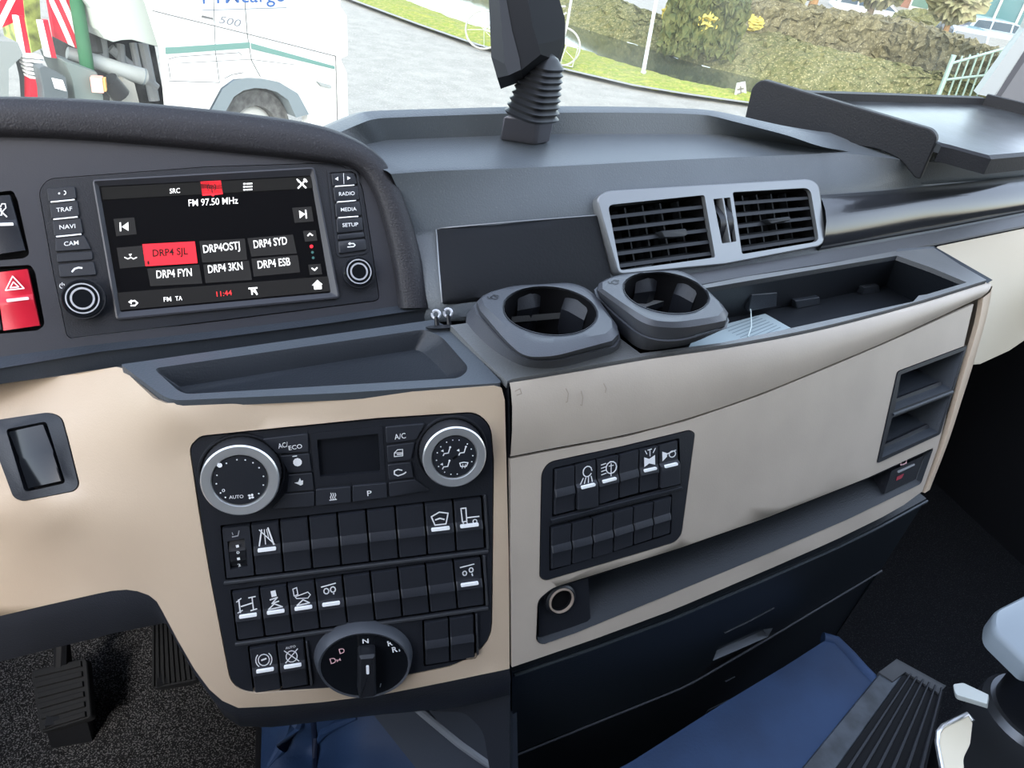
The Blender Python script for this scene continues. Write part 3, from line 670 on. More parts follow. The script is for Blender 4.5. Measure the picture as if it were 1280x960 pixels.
# rocker switches
def cell(q, n, i, j=None): j = i+1 if j is None else j; return [bil(q, i/n, 0), bil(q, j/n, 0), bil(q, j/n, 1), bil(q, i/n, 1)]
def icon(mb, S, q, nm, o):
    s = lambda pl, w=1.2, c=False: mb.stroke(S, pl, w, o, q, c)
    if nm == 'lane': s([(.25, .42), (.38, .12)], 1.8); s([(.75, .42), (.6, .1)], 2); s([(.3, .12), (.78, .42)], 1.3); s([(.47, .12), (.47, .4)], 1); s([(.55, .12), (.6, .3)], .9)
    elif nm == 'screen': s([(.22, .25), (.5, .18), (.8, .22), (.7, .42), (.32, .42)], 1.6, True); s([(.35, .32), (.5, .3), (.65, .33)], 1.8)
    elif nm == 'truck': s([(.25, .16), (.42, .16), (.42, .42), (.27, .42)], 1.5, True); s([(.42, .35), (.85, .35)], 1.6); s([(.36+.07*math.cos(a), .45+.04*math.sin(a)) for a in np.linspace(0, 6.28, 9)], 1); s([(.7+.07*math.cos(a), .44+.04*math.sin(a)) for a in np.linspace(0, 6.28, 9)], 1)
    elif nm == 'axle': s([(.3, .3), (.72, .26)], 1.6); s([(.24, .16), (.24, .42)], 1.8); s([(.72, .14), (.72, .4)], 1.4); s([(.6, .15), (.84, .14)], 1.5); s([(.62, .41), (.84, .39)], 1.5); s([(.15, .2), (.33, .14)], 1.3); s([(.15, .42), (.33, .38)], 1.3)
    elif nm == 'mill': mb.fill(S, [bil(q, *p) for p in ((.4, .08), (.58, .07), (.6, .19), (.42, .2))], o); s([(.35, .25), (.62, .22), (.4, .33), (.65, .3)], 1.6); s([(.25, .44), (.48, .34), (.76, .42)], 1.5, True)
    elif nm == 'tip': s([(.2, .1), (.34, .08), (.36, .22), (.22, .24)], 1.2, True); s([(.25, .26), (.72, .2), (.8, .26), (.7, .32), (.3, .3)], 1.1, True); s([(.28, .44), (.52, .34), (.74, .42)], 1.5, True)
    elif nm == 'wheels':
        s([(.22, .14), (.74, .1)], 1.4)
        for cx in (.38, .62): s([(cx+.09*math.cos(a), .235-.015*(cx > .5)+.055*math.sin(a)) for a in np.linspace(0, 6.28, 10)], 1.5)
        s([(.62, .3), (.64, .31)], 1.6)
    elif nm == 'lift':
        s([(.22, .14), (.72, .11)], 1.3)
        for cx, cy in ((.36, .27), (.6, .22)): s([(cx+.07*math.cos(a), cy+.045*math.sin(a)) for a in np.linspace(0, 6.28, 10)], 1.4)
        s([(.62, .3), (.63, .34)], 1.6)
    elif nm == 'brake':
        s([(.5+.2*math.cos(a), .28+.12*math.sin(a)) for a in np.linspace(0, 6.28, 14)], 1.2)
        for sg in (1, -1): s([(.5+sg*.29*math.cos(a), .28+.17*math.sin(a)) for a in np.linspace(-.8, .8, 6)], 1.2)
        s([(.42, .28), (.58, .26)], 2)
    elif nm == 'auto':
        s([(.5+.2*math.cos(a), .3+.12*math.sin(a)) for a in np.linspace(0, 6.28, 14)], 1.1); s([(.26, .16), (.74, .42)], 1.2); s([(.74, .16), (.26, .42)], 1.2)
        mb.text(S, 'AUTO', bil(q, .32, .13), bil(q, .68, .12), 2.6, o)
    elif nm == 'lamp':
        s([(.52+.2*math.cos(a), .2+.11*math.sin(a)) for a in np.linspace(.6, 6.3, 12)], 1.3)
        for x in (0, .12, .24, .36): s([(.32+x, .32), (.18+x*1.5, .44)], 1.1)
    elif nm == 'work':
        s([(.6+.24*math.cos(a), .24+.13*math.sin(a)) for a in np.linspace(0, 6.28, 12)], 1.4); s([(.5, .2), (.7, .2)], .9); s([(.6, .15), (.58, .42)], 1.1)
        for y in (.14, .21, .28, .35): s([(.15, y), (.36, y-.015)], 1.1)
    elif nm == 'horn2':
        mb.fill(S, [bil(q, *p) for p in ((.2, .2), (.45, .26), (.75, .2), (.75, .42), (.45, .36), (.2, .42))], o); s([(.5, .05), (.5, .2)], 1); s([(.66, .14), (.78, .05)], 1); s([(.34, .14), (.26, .06)], 1); s([(.4, .06), (.58, .05)], 1.2)
    elif nm == 'horn':
        mb.fill(S, [bil(q, *p) for p in ((.12, .16), (.35, .22), (.35, .3), (.12, .38))], o); s([(.35, .24), (.8, .2)], 1.3); s([(.62+.16*math.cos(a), .27+.07*math.sin(a)) for a in np.linspace(0, 6.28, 12)], 1.2)
def switch(S, q, nm, parent, lab=None, press=False):
    pr = ((0, .0020), (.44, .0014), (.50, .0042), (.58, .0046), (.66, .0042), (1, .0034)) if press else ((0, .0030), (.44, .0016), (.51, .0030), (.60, .0036), (.68, .0022), (1, .0014))
    k = obj('rocker_switch', MB().rocker(S, q, pr), keyp, parent, smooth=25, label=lab)
    if nm:
        mb = MB(); icon(mb, S, q, nm, .0034); obj('icon', mb, white, k)
        w = [bil(q, .18, .475), bil(q, .82, .475), bil(q, .82, .535), bil(q, .18, .535)]
        obj('light_bar', MB().slab(S, rpoly(w, 1.4, 2), .001, .0052 if press else .0042, .0004, .3), whitebar, k)
    return k
blank = 'blank black rocker switch'
for i, nm in enumerate(['lane', None, None, None, None, None, 'screen', 'truck']): switch(S_hv, cell(ROW1, 9, i+1), nm, t, None if nm else blank)
for i, nm in enumerate(['axle', 'mill', 'tip', 'wheels', None, None, None, None, 'lift']): switch(S_hv, cell(ROW2, 9, i), nm, t, None if nm else blank)
for i, nm in enumerate(['brake', 'auto']): switch(S_hv, cell(R3L, 2, i), nm, t)
for i in range(2): switch(S_hv, cell(R3R, 2, i), None, t, blank)
# seat-heating thumbwheel
q = cell(ROW1, 9, 0)
k = obj('thumbwheel_frame', MB().sheet(S_hv, [bil(q, .03, .03), bil(q, .97, .03), bil(q, .97, .97), bil(q, .03, .97)], [[bil(q, *p) for p in ((.16, .28), (.76, .26), (.78, .80), (.18, .82))]], .006, .0022), keyp, t)
rows = []
for s_ in np.linspace(0, 1, 15):
    h = .0038*math.sin(math.pi*s_)-.001+(.0006 if int(s_*28) % 2 else 0)
    rows.append([S_hv.P(*bil(q, x, .28+.53*s_), h) for x in (.2, .24, .72, .76)])
w_ = obj('thumbwheel', MB().loft(rows), blackp, t, smooth=20)
mb = MB()
for i, c_ in enumerate('1012'): a, b = bil(q, .46, .40+.12*i), bil(q, .56, .395+.12*i); mb.text(S_hv, c_, a, b, 3.2, .0036)
obj('wheel_numbers', mb, white, w_)
mb = MB().stroke(S_hv, [(.35, .2), (.55, .19), (.6, .1)], 1.3, .0026, q).stroke(S_hv, [(.36, .12), (.38, .16)], 1, .0026, q); obj('icon', mb, greyprint, k)
# drive selector dial
c = (454, 822); base = ell(454, 818, 62, 43, 48, rot=-.06); top = ell(454.5, 821.5, 56.5, 40, 48, rot=-.06)
kS = obj('drive_selector', MB().loft([[S_hv.P(*p, 0) for p in base], [S_hv.P(*p, .006) for p in ell(454, 819, 60, 42, 48, rot=-.06)], [S_hv.P(*p, .0105) for p in top], [S_hv.P(*p, .0098) for p in ell(454.5, 821.5, 54, 38, 48, rot=-.06)]], True), mat('selector_plastic', (.05, .055, .065), .35), t, smooth=40)
obj('dial_face', MB().loft([[S_hv.P(*p, .0098) for p in ell(454.5, 821.5, 54, 38, 48, rot=-.06)], [S_hv.P(*p, .0086) for p in ell(455, 822, 46, 31, 48, rot=-.06)], [S_hv.P(*p, .0086) for p in ell(455, 822, 20, 14, 48, rot=-.06)]], True, False, True), gloss, kS)
g = [(446, 799), (468, 797), (469, 850), (446, 853)]; gl = rpoly(g, 4, 4)
obj('grip', MB().loft([[S_hv.P(*p, .008) for p in gl], [S_hv.P(p[0], p[1], .020) for p in inset(gl, .8)], [S_hv.P(p[0], p[1], .0225) for p in inset(gl, 3.5)]], True, True, True), blackp, kS)
obj('grip_mark', MB().slab(S_hv, rpoly([(455.5, 809.5), (459, 809.2), (459.4, 819.5), (456, 819.8)], 1, 2), .0225, .0231), white, kS)
o = .0092; mb = MB()
mb.text(S_hv, 'N', (452.5, 795.5), (460, 795), 5.2, o, bold=.02).text(S_hv, 'R', (484, 799), (490, 797.6), 6, o, bold=.02).text(S_hv, 'R', (489.5, 807), (496, 805.6), 6.5, o, bold=.02).text(S_hv, 'M', (497.5, 805.8), (502, 804.8), 3, o)
obj('dial_letters', mb, white, kS)
mb = MB().text(S_hv, 'D', (424.5, 808.5), (431, 806.8), 6.2, o).text(S_hv, 'D', (413.5, 821), (420.5, 819), 6.8, o).text(S_hv, 'M', (421, 818.5), (426, 816.5), 3, o)
obj('dial_letters', mb, pinkprint, kS)
mb = MB().stroke(S_hv, [(447, 852), (448, 846), (450, 845)], 1.2, .0105).stroke(S_hv, [(474, 848), (475, 844)], 1.2, .0105); obj('dial_ticks', mb, greyprint, kS)

# ------------------------------------------------------------ upper dashboard
t = thing('upper_dashboard', 'dark grained upper dashboard with a sunken shelf below the windscreen', 'dashboard', W(800, 240, .80))
Zr = lambda u, v: (1+.10*max(0, (455-u)/50))*Zat(u, v, -.200-.022*min(1, max(0, (u-985)/75)))
Zs = lambda u, v: (1+.06*max(0, (440-u)/50))*Zat(u, v, -.222)
N_ = 150
def prow(pts, zf, n=N_): return [W(u, v, zf(u, v)) for u, v in resample(smoothline(pts, 80), n)]
rim_b = [(385, 166), (440, 142.5), (470, 138.5), (560, 136), (680, 133), (800, 134.5), (880, 137.5), (912, 142), (985, 158), (1060, 168), (1180, 174), (1320, 172), (1460, 170)]
wal_t = [(400, 176), (462, 150), (482, 147.5), (570, 144), (680, 141), (800, 141), (880, 143.5), (904, 148.5), (980, 168), (1050, 187.5), (1180, 192), (1320, 186), (1460, 179)]
wal_b = [(420, 190), (478, 176), (497, 174.5), (580, 171), (680, 168), (800, 167.5), (885, 168), (906, 169), (975, 178), (1046, 188.6), (1180, 196), (1320, 190), (1460, 183)]
front = [(484, 214), (545, 210), (630, 207), (720, 203), (820, 198), (910, 194), (960, 192.5), (1010, 190.5), (1050, 189.5), (1180, 203), (1320, 196), (1460, 189)]
def dfz(u, v): return S_df.Z(u, v)
A_ = prow(rim_b, Zr); B_ = prow(wal_t, Zr); C_ = prow(wal_b, Zs); D_ = prow(front, Zs)
mid1 = [(502, 247), (560, 243), (640, 240), (735, 234), (830, 226), (910, 221), (960, 218), (1010, 214), (1060, 212), (1180, 216), (1320, 206), (1460, 196)]
low = [(516, 290), (545, 287), (600, 282), (660, 276), (745, 264), (830, 256), (910, 250), (960, 246), (1010, 243), (1060, 238), (1180, 229), (1320, 218), (1460, 207)]
E_ = [S_df.P(u, v, 0) for u, v in resample(smoothline(low, 80), N_)]
M_ = [W(u, v, .52*S_df.Z(u, v)+.48*Zs(*q)) for (u, v), q in zip(resample(smoothline(mid1, 80), N_), resample(smoothline(front, 80), N_))]
bot = [(531, 405), (560, 403), (640, 398), (700, 392), (790, 376), (860, 360), (930, 347), (1000, 335), (1060, 326), (1120, 317), (1200, 300), (1320, 274), (1460, 244)]
lw_ = resample(smoothline(low, 80), N_); bt_ = resample(smoothline(bot, 80), N_)
EG = [[S_df.P(a[0]+(b[0]-a[0])*s_, a[1]+(b[1]-a[1])*s_, -.001) for a, b in zip(lw_, bt_)] for s_ in np.linspace(.05, .95, 19)]
G_ = [S_df.P(u, v, -.004) for u, v in resample(smoothline(bot, 80), N_)]
f1 = [p+np.array([.012, .035, -.022]) for p in A_]; f2 = [np.array([p[0]*1.15, 1.20, CAMZ-.38]) for p in A_]
mb = MB(); R_ = [.5*np.array(a)+.5*np.array(b)+np.array([0, .0, .0035]) for a, b in zip(A_, B_)]
mb.loft([f2, f1, A_, R_, B_, C_, D_, [.8*d+.2*m_+np.array([0, -.002, .003]) for d, m_ in zip(D_, M_)], M_, [.45*a+.55*b+np.array([0, -.0025, 0]) for a, b in zip(M_, E_)], E_]+EG+[G_])
VENT = [(747, 251), (1004, 231), (1016, 238), (1021, 304), (768, 340), (757, 336)]
def _pix(p):
    d = np.array(p)-CAM; z = d @ FW; return 640+F*(d @ RT)/z, 480-F*(d @ UP)/z
def _in(q, poly):
    c = False
    for i in range(len(poly)):
        a, b = poly[i-1], poly[i]
        if (a[1] > q[1]) != (b[1] > q[1]) and q[0] < (b[0]-a[0])*(q[1]-a[1])/(b[1]-a[1])+a[0]: c = not c
    return c
mb.f = [f for f in mb.f if not _in(_pix(np.mean([mb.v[i] for i in f], axis=0)), VENT)]      # opening for the vents
obj('shell', mb, dash, t, smooth=38)
mb = MB().sheet(S_df, rpoly([(545, 288), (744, 270), (768, 378), (553, 380)], 3), (), .006, .003, step=12)
obj('inlay_panel', mb, mat('inlay_dark_plastic', (.007, .008, .010), .6, bump=.3, bscale=350, spec=.15), t)
obj('inlay_edge', MB().tube([S_df.P(*p, .003) for p in resample([(553, 378), (549, 340), (544.5, 288), (640, 279), (743, 270)], 40)], .0007, 6), silver, t)
# glossy patterned trim to the right of the vents
tm = bpy.data.materials['gloss_black_plastic'].copy(); tm.name = 'patterned_gloss_trim'
n = tm.node_tree.nodes; L = tm.node_tree.links; b = n['Principled BSDF']; tc = n.new('ShaderNodeTexCoord'); wv = n.new('ShaderNodeTexWave'); wv.inputs['Scale'].default_value = 260; wv.bands_direction = 'DIAGONAL'
bp = n.new('ShaderNodeBump'); bp.inputs['Strength'].default_value = .10; bp.inputs['Distance'].default_value = .0005
L.new(tc.outputs['Object'], wv.inputs['Vector']); L.new(wv.outputs[0], bp.inputs['Height']); L.new(bp.outputs[0], b.inputs['Normal'])
b.inputs['Roughness'].default_value = .16; b.inputs['Base Color'].default_value = (.02, .022, .026, 1); b.inputs['Coat Weight'].default_value = .6
us = np.linspace(0, 1, 24); rows = []
top = resample([(1020, 245), (1090, 240), (1180, 231), (1320, 216), (1460, 201)], 30); bt = resample([(1022, 313), (1090, 301), (1180, 285), (1320, 258), (1460, 231)], 30)
for s_, o in ((0, -.004), (0, .004), (.12, .009), (.3, .0125), (.5, .0135), (.75, .011), (.93, .006), (1, .002), (1, -.004)):
    rows.append([S_df.P(a[0]+(c[0]-a[0])*s_, a[1]+(c[1]-a[1])*s_, o) for a, c in zip(top, bt)])
obj('gloss_trim', MB().loft(rows), tm, t, smooth=60)
# grey ledge strip under vents and trim
top = resample([(760, 352), (850, 344), (940, 330), (1022, 316), (1090, 305), (1180, 288), (1320, 261), (1460, 234)], 30)
bt = resample([(770, 380), (850, 363), (940, 346), (1022, 333), (1090, 322), (1180, 304), (1320, 276), (1460, 248)], 30)
rows = []
for s_, o in ((0, -.004), (0, .003), (.2, .006), (.85, .013), (1, .012), (1, -.004)):
    rows.append([S_df.P(a[0]+(c[0]-a[0])*s_, a[1]+(c[1]-a[1])*s_, o) for a, c in zip(top, bt)])
obj('ledge_strip', MB().loft(rows), mat('ledge_grey_plastic', (.075, .08, .088), .42, bump=.4, bscale=620), t, smooth=30)

# ------------------------------------------------------------ twin air vent
VO = rpoly([(738, 250, 12), (752, 241, 8), (870, 233, 0), (1005, 225, 16), (1017, 232, 10), (1025, 296, 0), (1020, 309, 8), (900, 332, 0), (765, 345.5, 8)], 8)
VL = rpoly([(753, 259, 7), (873, 245.5, 3), (886.5, 323, 3), (768, 340, 4)], 5); VR = rpoly([(908, 242, 3), (1005, 236.5, 9), (1016, 303, 7), (920, 319, 3)], 5)
VW = rpoly([(884, 250.5, 1), (905, 248.5, 1), (913, 303, 1), (895, 305.5, 1)], 1)
t = thing('air_vent', 'silver framed pair of air vents with dark slats in the dashboard', 'air vent', S_df.P(880, 330))
mb = MB().sheet(S_df, inset(VO, 2), [VL, VR, VW], .014, .009)
mb.loft([[S_df.P(*p, -.002) for p in VO], [S_df.P(*p, .006) for p in VO], [S_df.P(*p, .0085) for p in inset(VO, .8)], [S_df.P(*p, .009) for p in inset(VO, 2)]], True)
obj('frame', mb, silver, t, smooth=40)
mb = MB()
for v in (VL, VR, VW): mb.pit(S_df, v, inset(v, 1), .03, o=.004)
obj('duct', mb, deep, t, smooth=0)
slm = mat('slat_plastic', (.014, .016, .019), .45, spec=.25)
def slats(q, n, fins):
    q = [np.array(x, float) for x in q]
    for i in range(n):
        y = (i+.95)/(n+.35)
        a0, b0 = bil(q, .01, y-.028), bil(q, .99, y-.028); a1, b1 = bil(q, .01, y+.028), bil(q, .99, y+.028)
        P = lambda p, o: S_df.P(p[0], p[1], o)
        mb = MB().loft([[P(a0, .004), P(b0, .004)], [P(a1, .0055), P(b1, .0055)], [P(a1, -.012)+np.array([0, 0, .003]), P(b1, -.012)+np.array([0, 0, .003])], [P(a0, -.013)+np.array([0, 0, .003]), P(b0, -.013)+np.array([0, 0, .003])]], False)
        mb.loft([[P(a0, .004), P(a1, .0055)], [P(a0, -.013), P(a1, -.012)]])
        obj('slat', mb, slm, t, smooth=0)
    for j in range(fins):
        x = (j+.7)/(fins+.4)
        a, b = bil(q, x-.008, .02), bil(q, x+.008, .02); c, d = bil(q, x+.008, .98), bil(q, x-.008, .98)
        mb = MB().prism([S_df.P(*p, -.013) for p in (a, b, c, d)], [S_df.P(*p, -.024) for p in (a, b, c, d)])
        obj('fin', mb, slm, t, smooth=0)
slats([(753, 259), (873, 245.5), (886.5, 323), (768, 340)], 5, 5)
slats([(908, 242), (1005, 236.5), (1016, 303), (920, 319)], 5, 5)
for q in ([(816, 291), (847, 287.5), (850, 295), (845, 298), (820, 299.5)], [(948, 276), (977, 272.5), (978, 277.5), (953, 282)]):
    obj('slat_tab', MB().slab(S_df, rpoly(q, 1.5, 2), .003, .0125, .0015, 1), slm, t)
for x0 in (0.08, .56):
    q = [(884, 250.5), (905, 248.5), (913, 303), (895, 305.5)]
    rows = []
    for s_ in np.linspace(0, 1, 17):
        h = .010*math.sin(math.pi*s_)+.001; rows.append([S_df.P(*bil(q, x, .12+.76*s_), h) for x in (x0+.02, x0+.06, x0+.34, x0+.38)])
    obj('thumbwheel', MB().loft(rows), panelp, t, smooth=40)
for x0 in (.46,):
    obj('wheel_divider', MB().slab(S_df, [bil(q, *p) for p in ((.45, 0), (.56, 0), (.56, 1), (.45, 1))], 0, .011, .001, .4), silver, t)

# ------------------------------------------------------------ storage console to the right of the gap
t = thing('storage_console', 'beige fronted storage console under the vents with tray, cubby, slot and drawers', 'console', W(900, 730, .72))
tS = t
zc = lambda u, v: S_ct.P(u, v)[2]-CAMZ
# upper beige band with a rounded shoulder
te = resample(smoothline(TOPE, 60), 48); me = resample(smoothline(MIDE, 60), 48)
rows = []
for s_, o in ((-.05, -.012), (-.035, -.003), (0, .0), (.08, .002), (.3, .004), (.6, .0035), (.9, .001), (.985, .0), (.985, -.004)):
    rows.append([S_cf.P(a[0]+(c[0]-a[0])*max(s_, 0), a[1]+(c[1]-a[1])*max(s_, 0)+(s_*60 if s_ < 0 else 0), o) if s_ >= 0 else S_ct.P(a[0], a[1]+s_*60, -.001 if o > -.005 else -.004) for a, c in zip(te, me)])
mb = MB().loft(rows); obj('upper_band', mb, beige_stain, t, smooth=50)
st_ = mat('stain_mark', (.31, .265, .215), .6)
for pl in ([(703, 484), (706, 490), (705, 500), (703, 501)], [(722, 487), (724, 495), (723, 505), (721, 504)], [(750, 478), (753, 484), (752, 489)], [(640, 487), (646, 484), (648, 490), (642, 492)]):
    obj('stain', MB().stroke(S_cf, pl, 1.1, .0052), st_, t)
# lower beige front with openings
BANK = rpoly([(676.5, 590, 10), (686, 577, 8), (780, 557, 0), (862, 537, 6), (869, 541, 5), (852, 668, 8), (844, 678, 6), (750, 706, 0), (682, 726, 6), (674, 722, 5)], 6)
SLOT = rpoly([(672, 750, 8), (690, 735, 8), (850, 685, 0), (960, 646.5, 0), (1085, 597, 0), (1167, 559.5, 3), (1151, 605, 4), (1060, 649, 0), (960, 692, 0), (820, 750, 0), (720, 791, 0), (678, 806, 5), (670, 801, 5)], 5)
CUB = rpoly([(1121, 464, 4), (1209, 431, 3), (1175, 543, 4), (1095, 580, 4)], 3)
lo = [(m_[0], m_[1]+2.0) for m_ in resample(MIDE[:-1]+[(1217, 378)], 26)]
OUT = lo+[(1196, 470), (1172, 560), (1153, 614)]+resample(BOTE[::-1], 20)[1:]+[(639, 700)]
mb = MB().sheet(S_cf, OUT, [BANK, SLOT, CUB], .004, 0, step=22)
obj('lower_front', mb, beige_stain, t, smooth=60)
# beige end strip
a = resample(smoothline([(1219, 378), (1228, 372), (1222, 405), (1203, 470), (1180, 550), (1155, 616)][1:], 40), 24)
b = resample(smoothline([(1238, 353), (1243, 358), (1236, 395), (1216, 465), (1191, 540), (1165, 607)][1:], 40), 24)
rows = [[S_cf.P(*p, -.004) for p in a], [S_cf.P(*p, .001) for p in a], [S_cf.P(p[0]*.5+q[0]*.5, p[1]*.5+q[1]*.5, .002) for p, q in zip(a, b)], [S_cf.P(*p, -.002) for p in b], [S_cf.P(*p, -.002)+np.array([.012, .07, -.03]) for p in b]]
obj('end_strip', MB().loft(rows), beige, t, smooth=50)
# left flank along the gap
a = resample([(637, 480), (638, 572), (639, 700), (640, 834)], 20)
obj('flank', MB().loft([[S_cf.P(*p, -.001) for p in a], [S_cf.P(*p, -.06)+np.array([.004, 0, 0]) for p in a]]), blackp, t)
# recessed top tray
FE = [(u, v-4.0) for u, v in TOPE]
RIMO = [(563, 408), (600, 446), (634, 478)]+resample(smoothline([(640, 475)]+FE[1:-1]+[(1233, 351)], 60), 30)+[(1200, 332), (1168, 311), (1120, 314.5), (1022, 333), (930, 347), (850, 363), (760, 381), (700, 392), (640, 397)]
HOL = [(748, 404), (880, 361.5), (1000, 341), (1121, 320.5), (1165, 336), (1208, 354), (1158, 369), (1148, 370.5), (1141, 378), (990, 411), (900, 430), (800, 443)]
FLO = [(752, 440), (885, 402), (1000, 380), (1108, 357), (1130, 370), (1144, 378), (1143, 378.5), (1142, 379), (1138, 380), (990, 413), (900, 432), (800, 446)]
mb = MB().sheet(S_ct, RIMO, [HOL, ell(682, 412, 60, 32, 28, rot=.1)], .006, .001)
obj('tray_rim', mb, railp, t)
FLV = Level(-.350)
mb = MB().loft([[S_ct.P(*p, .001) for p in HOL], [S_ct.P(*p, -.004) for p in inset(HOL, .6)], [FLV.P(*p) for p in FLO]], True, False, True)
obj('tray_basin', mb, basinp, t, smooth=20)
bk = Wall(W(885, 402, FLV.Z(885, 402)), W(1108, 357, FLV.Z(1108, 357)))
for q in ([(931, 363), (963, 360.5), (962, 378), (927, 384)], [(986, 371), (1016, 366.5), (1017, 375), (988, 381)], [(1071, 355), (1091, 352.5), (1092, 361), (1070, 364)]):
    obj('clip', MB().prism([bk.P(*p, .001) for p in q], [bk.P(*p, .010) for p in q]), trayp, t, bevel=.0008)
for q in ([(993, 347), (1010, 344.5), (1011, 348.5), (994, 351)], [(1076, 332), (1092, 330), (1092, 334), (1077, 336)]):
    obj('clip_slot', MB().prism([bk.P(*p, -.004) for p in q], [bk.P(*p, .0035) for p in q]), deep, t)
# dark top corner at the far end
obj('end_cap', MB().loft([[W(u, v, Zat(u, v, -.294)) for u, v in ((1122, 311), (1168, 308), (1241, 350))], [W(u, v, Zat(u, v, -.297)) for u, v in ((1120, 316), (1166, 313), (1234, 354))]], False), trayp, t)
# cubby with two shelves
def boxin(q, dz, back, m, name, parent, S=S_cf, vec=None):
    fl = [tuple(p) for p in q]; mb = MB().loft([[S.P(*p, .0006) for p in fl], [S.P(*p, 0)+vec*back for p in fl]], True, False, True); return obj(name, mb, m, parent, smooth=0)
inn = -S_cf.N(1150, 505); inn[2] = 0; inn /= np.linalg.norm(inn)
mb = MB().sheet(S_cf, inset(CUB, .7), [[(1125, 468), (1204, 438), (1189, 486), (1117, 513)], [(1114, 522), (1187, 493.5), (1172, 540), (1101, 572)]], .012, .001)
kc = obj('cubby', mb, panelp, t)
for q in ([(1125, 468), (1204, 438), (1189, 486), (1117, 513)], [(1114, 522), (1187, 493.5), (1172, 540), (1101, 572)]):
    boxin(q, 0, .10, trayp, 'compartment', kc, vec=inn)
    a, b = np.array(q[3]), np.array(q[2])
    obj('shelf_lip', MB().prism([S_cf.P(*p, -.008) for p in (a+(3, -9), b+(-3, -8), b+(-1, -1), a+(1, -1))], [S_cf.P(*p, -.011) for p in (a+(3, -9), b+(-3, -8), b+(-1, -1), a+(1, -1))]), panelp, kc)
obj('shelf_edge', MB().tube([S_cf.P(1114.5, 518, .0015), S_cf.P(1189, 489.5, .0015)], .0016, 8), silver if 0 else trayp, kc)
# long slot with power socket and small switch module
inn2 = -S_cf.N(900, 710); inn2[2] = 0; inn2 /= np.linalg.norm(inn2)
SI = inset(SLOT, .8)
mb = MB().loft([[S_cf.P(*p, .0008) for p in SI], [S_cf.P(*p, -.003) for p in inset(SI, 2.5)], [S_cf.P(*p, 0)+inn2*.075+np.array([0, 0, .022]) for p in inset(SI, 4)]], True, False, True)
ks = obj('slot', mb, mat('slot_shade', (.012, .015, .019), .5, bump=.35, bscale=600), t, smooth=20)  # colour darkened to paint the shade inside the slot
mb = MB().prism([S_cf.P(*p, -.004) for p in [(676, 752), (692, 738), (738, 724), (741, 776), (735, 782), (676, 800)]], [S_cf.P(*p, -.03) for p in [(676, 752), (692, 738), (738, 724), (741, 776), (735, 782), (676, 800)]])
obj('socket_plate', mb, panelp, ks)
N0 = S_cf.N(702, 751)
def circ(S, c, r, h, n=32):
    N = S.N(*c); o = S.P(*c); x = S.P(c[0]+3, c[1])-o; x /= np.linalg.norm(x); y = np.cross(N, x)
    return [o+N*h+r*(math.cos(2*math.pi*i/n)*x+math.sin(2*math.pi*i/n)*y) for i in range(n)]
kk = obj('power_socket', MB().loft([circ(S_cf, (702, 751), .0135, -.004), circ(S_cf, (702, 751), .0135, -.001), circ(S_cf, (702, 751), .0118, .0002), circ(S_cf, (702, 751), .0112, -.001)], True), blackp, ks)
obj('socket_ring', MB().loft([circ(S_cf, (702, 751), .0114, -.001), circ(S_cf, (702, 751), .0108, .0012), circ(S_cf, (702, 751), .0098, .0010), circ(S_cf, (702, 751), .0096, -.002)], True), mat('brass_ring', (.40, .32, .26), .3, .3), kk)
obj('socket_well', MB().loft([circ(S_cf, (702, 751), .0096, -.001), circ(S_cf, (702, 751), .0090, -.0032)], True, False, True), deep, kk)
MODQ = [(1119, 590), (1160, 570), (1149, 600), (1110, 618)]
mb = MB().prism([S_cf.P(*p, -.004) for p in MODQ], [S_cf.P(*p, -.05) for p in MODQ])
km = obj('switch_module', mb, panelp, ks)
mb = MB().stroke(S_cf, [(1130, 577.5), (1137, 574.5), (1136.5, 580), (1130, 582.5)], 1.5, -.0034, closed=True); obj('icon', mb, pinkprint, ks)
mb = MB().slab(S_cf, rpoly([(1126, 590), (1147, 580.5), (1147, 582.5), (1126, 592.5)], .5, 1), -.004, -.003); obj('light_bar', mb, greyprint, ks)
obj('red_mark', MB().fill(S_cf, [(1125, 597), (1134, 593), (1131, 599), (1124, 602)], -.0034), mat('dull_red_print', (.30, .03, .05), .5), ks)

# ------------------------------------------------------------ right-hand switch bank
tb = thing('switch_bank', 'black bank of twelve rocker switches set in the beige console front', 'switch panel', S_cf.P(765, 700))
BI = inset(BANK, 1.2)
Q1 = [(692, 586), (847, 549), (849, 604), (691, 644)]; Q2 = [(687.5, 658), (838, 619), (837, 666), (687.5, 711.5)]
mb = MB().sheet(S_cf, BI, [wel(Q1), wel(Q2)], .01, .0008, step=40); obj('faceplate', mb, panelp, tb)
mb = MB()
for q in (Q1, Q2): mb.pit(S_cf, wel(q), wel(q), .009, o=.0008)
obj('switch_well', mb, deep, tb)
mb = MB().slab(S_cf, rpoly([(687, 648), (850, 607), (852, 610), (688, 653)], 1, 2), 0, .003, .001, .6); obj('ridge', mb, panelp, tb)
def seg(q_t, q_b, i): return [q_t[i], q_t[i+1], q_b[i+1], q_b[i]]
T1 = [(692, 585.5), (717, 580), (744, 572.5), (772, 567), (797, 560), (821.5, 555), (846, 549)]; B1 = [(691, 644), (719, 637), (747, 631), (773, 622.5), (798, 616), (823, 610), (849, 604)]
T2 = [(687.5, 658), (713, 652), (739, 646), (765, 638.5), (790, 632), (815, 625.5), (838, 619)]; B2 = [(687.5, 711.5), (714, 705), (740, 697.5), (766, 689.5), (791, 681), (815, 673), (837, 666)]
for i, nm in enumerate([None, 'lamp', 'work', None, 'horn2', 'horn']): switch(S_cf, seg(T1, B1, i), nm, tb, None if nm else blank, press=nm in ('lamp', 'horn'))
for i in range(6): switch(S_cf, seg(T2, B2, i), None, tb, blank)

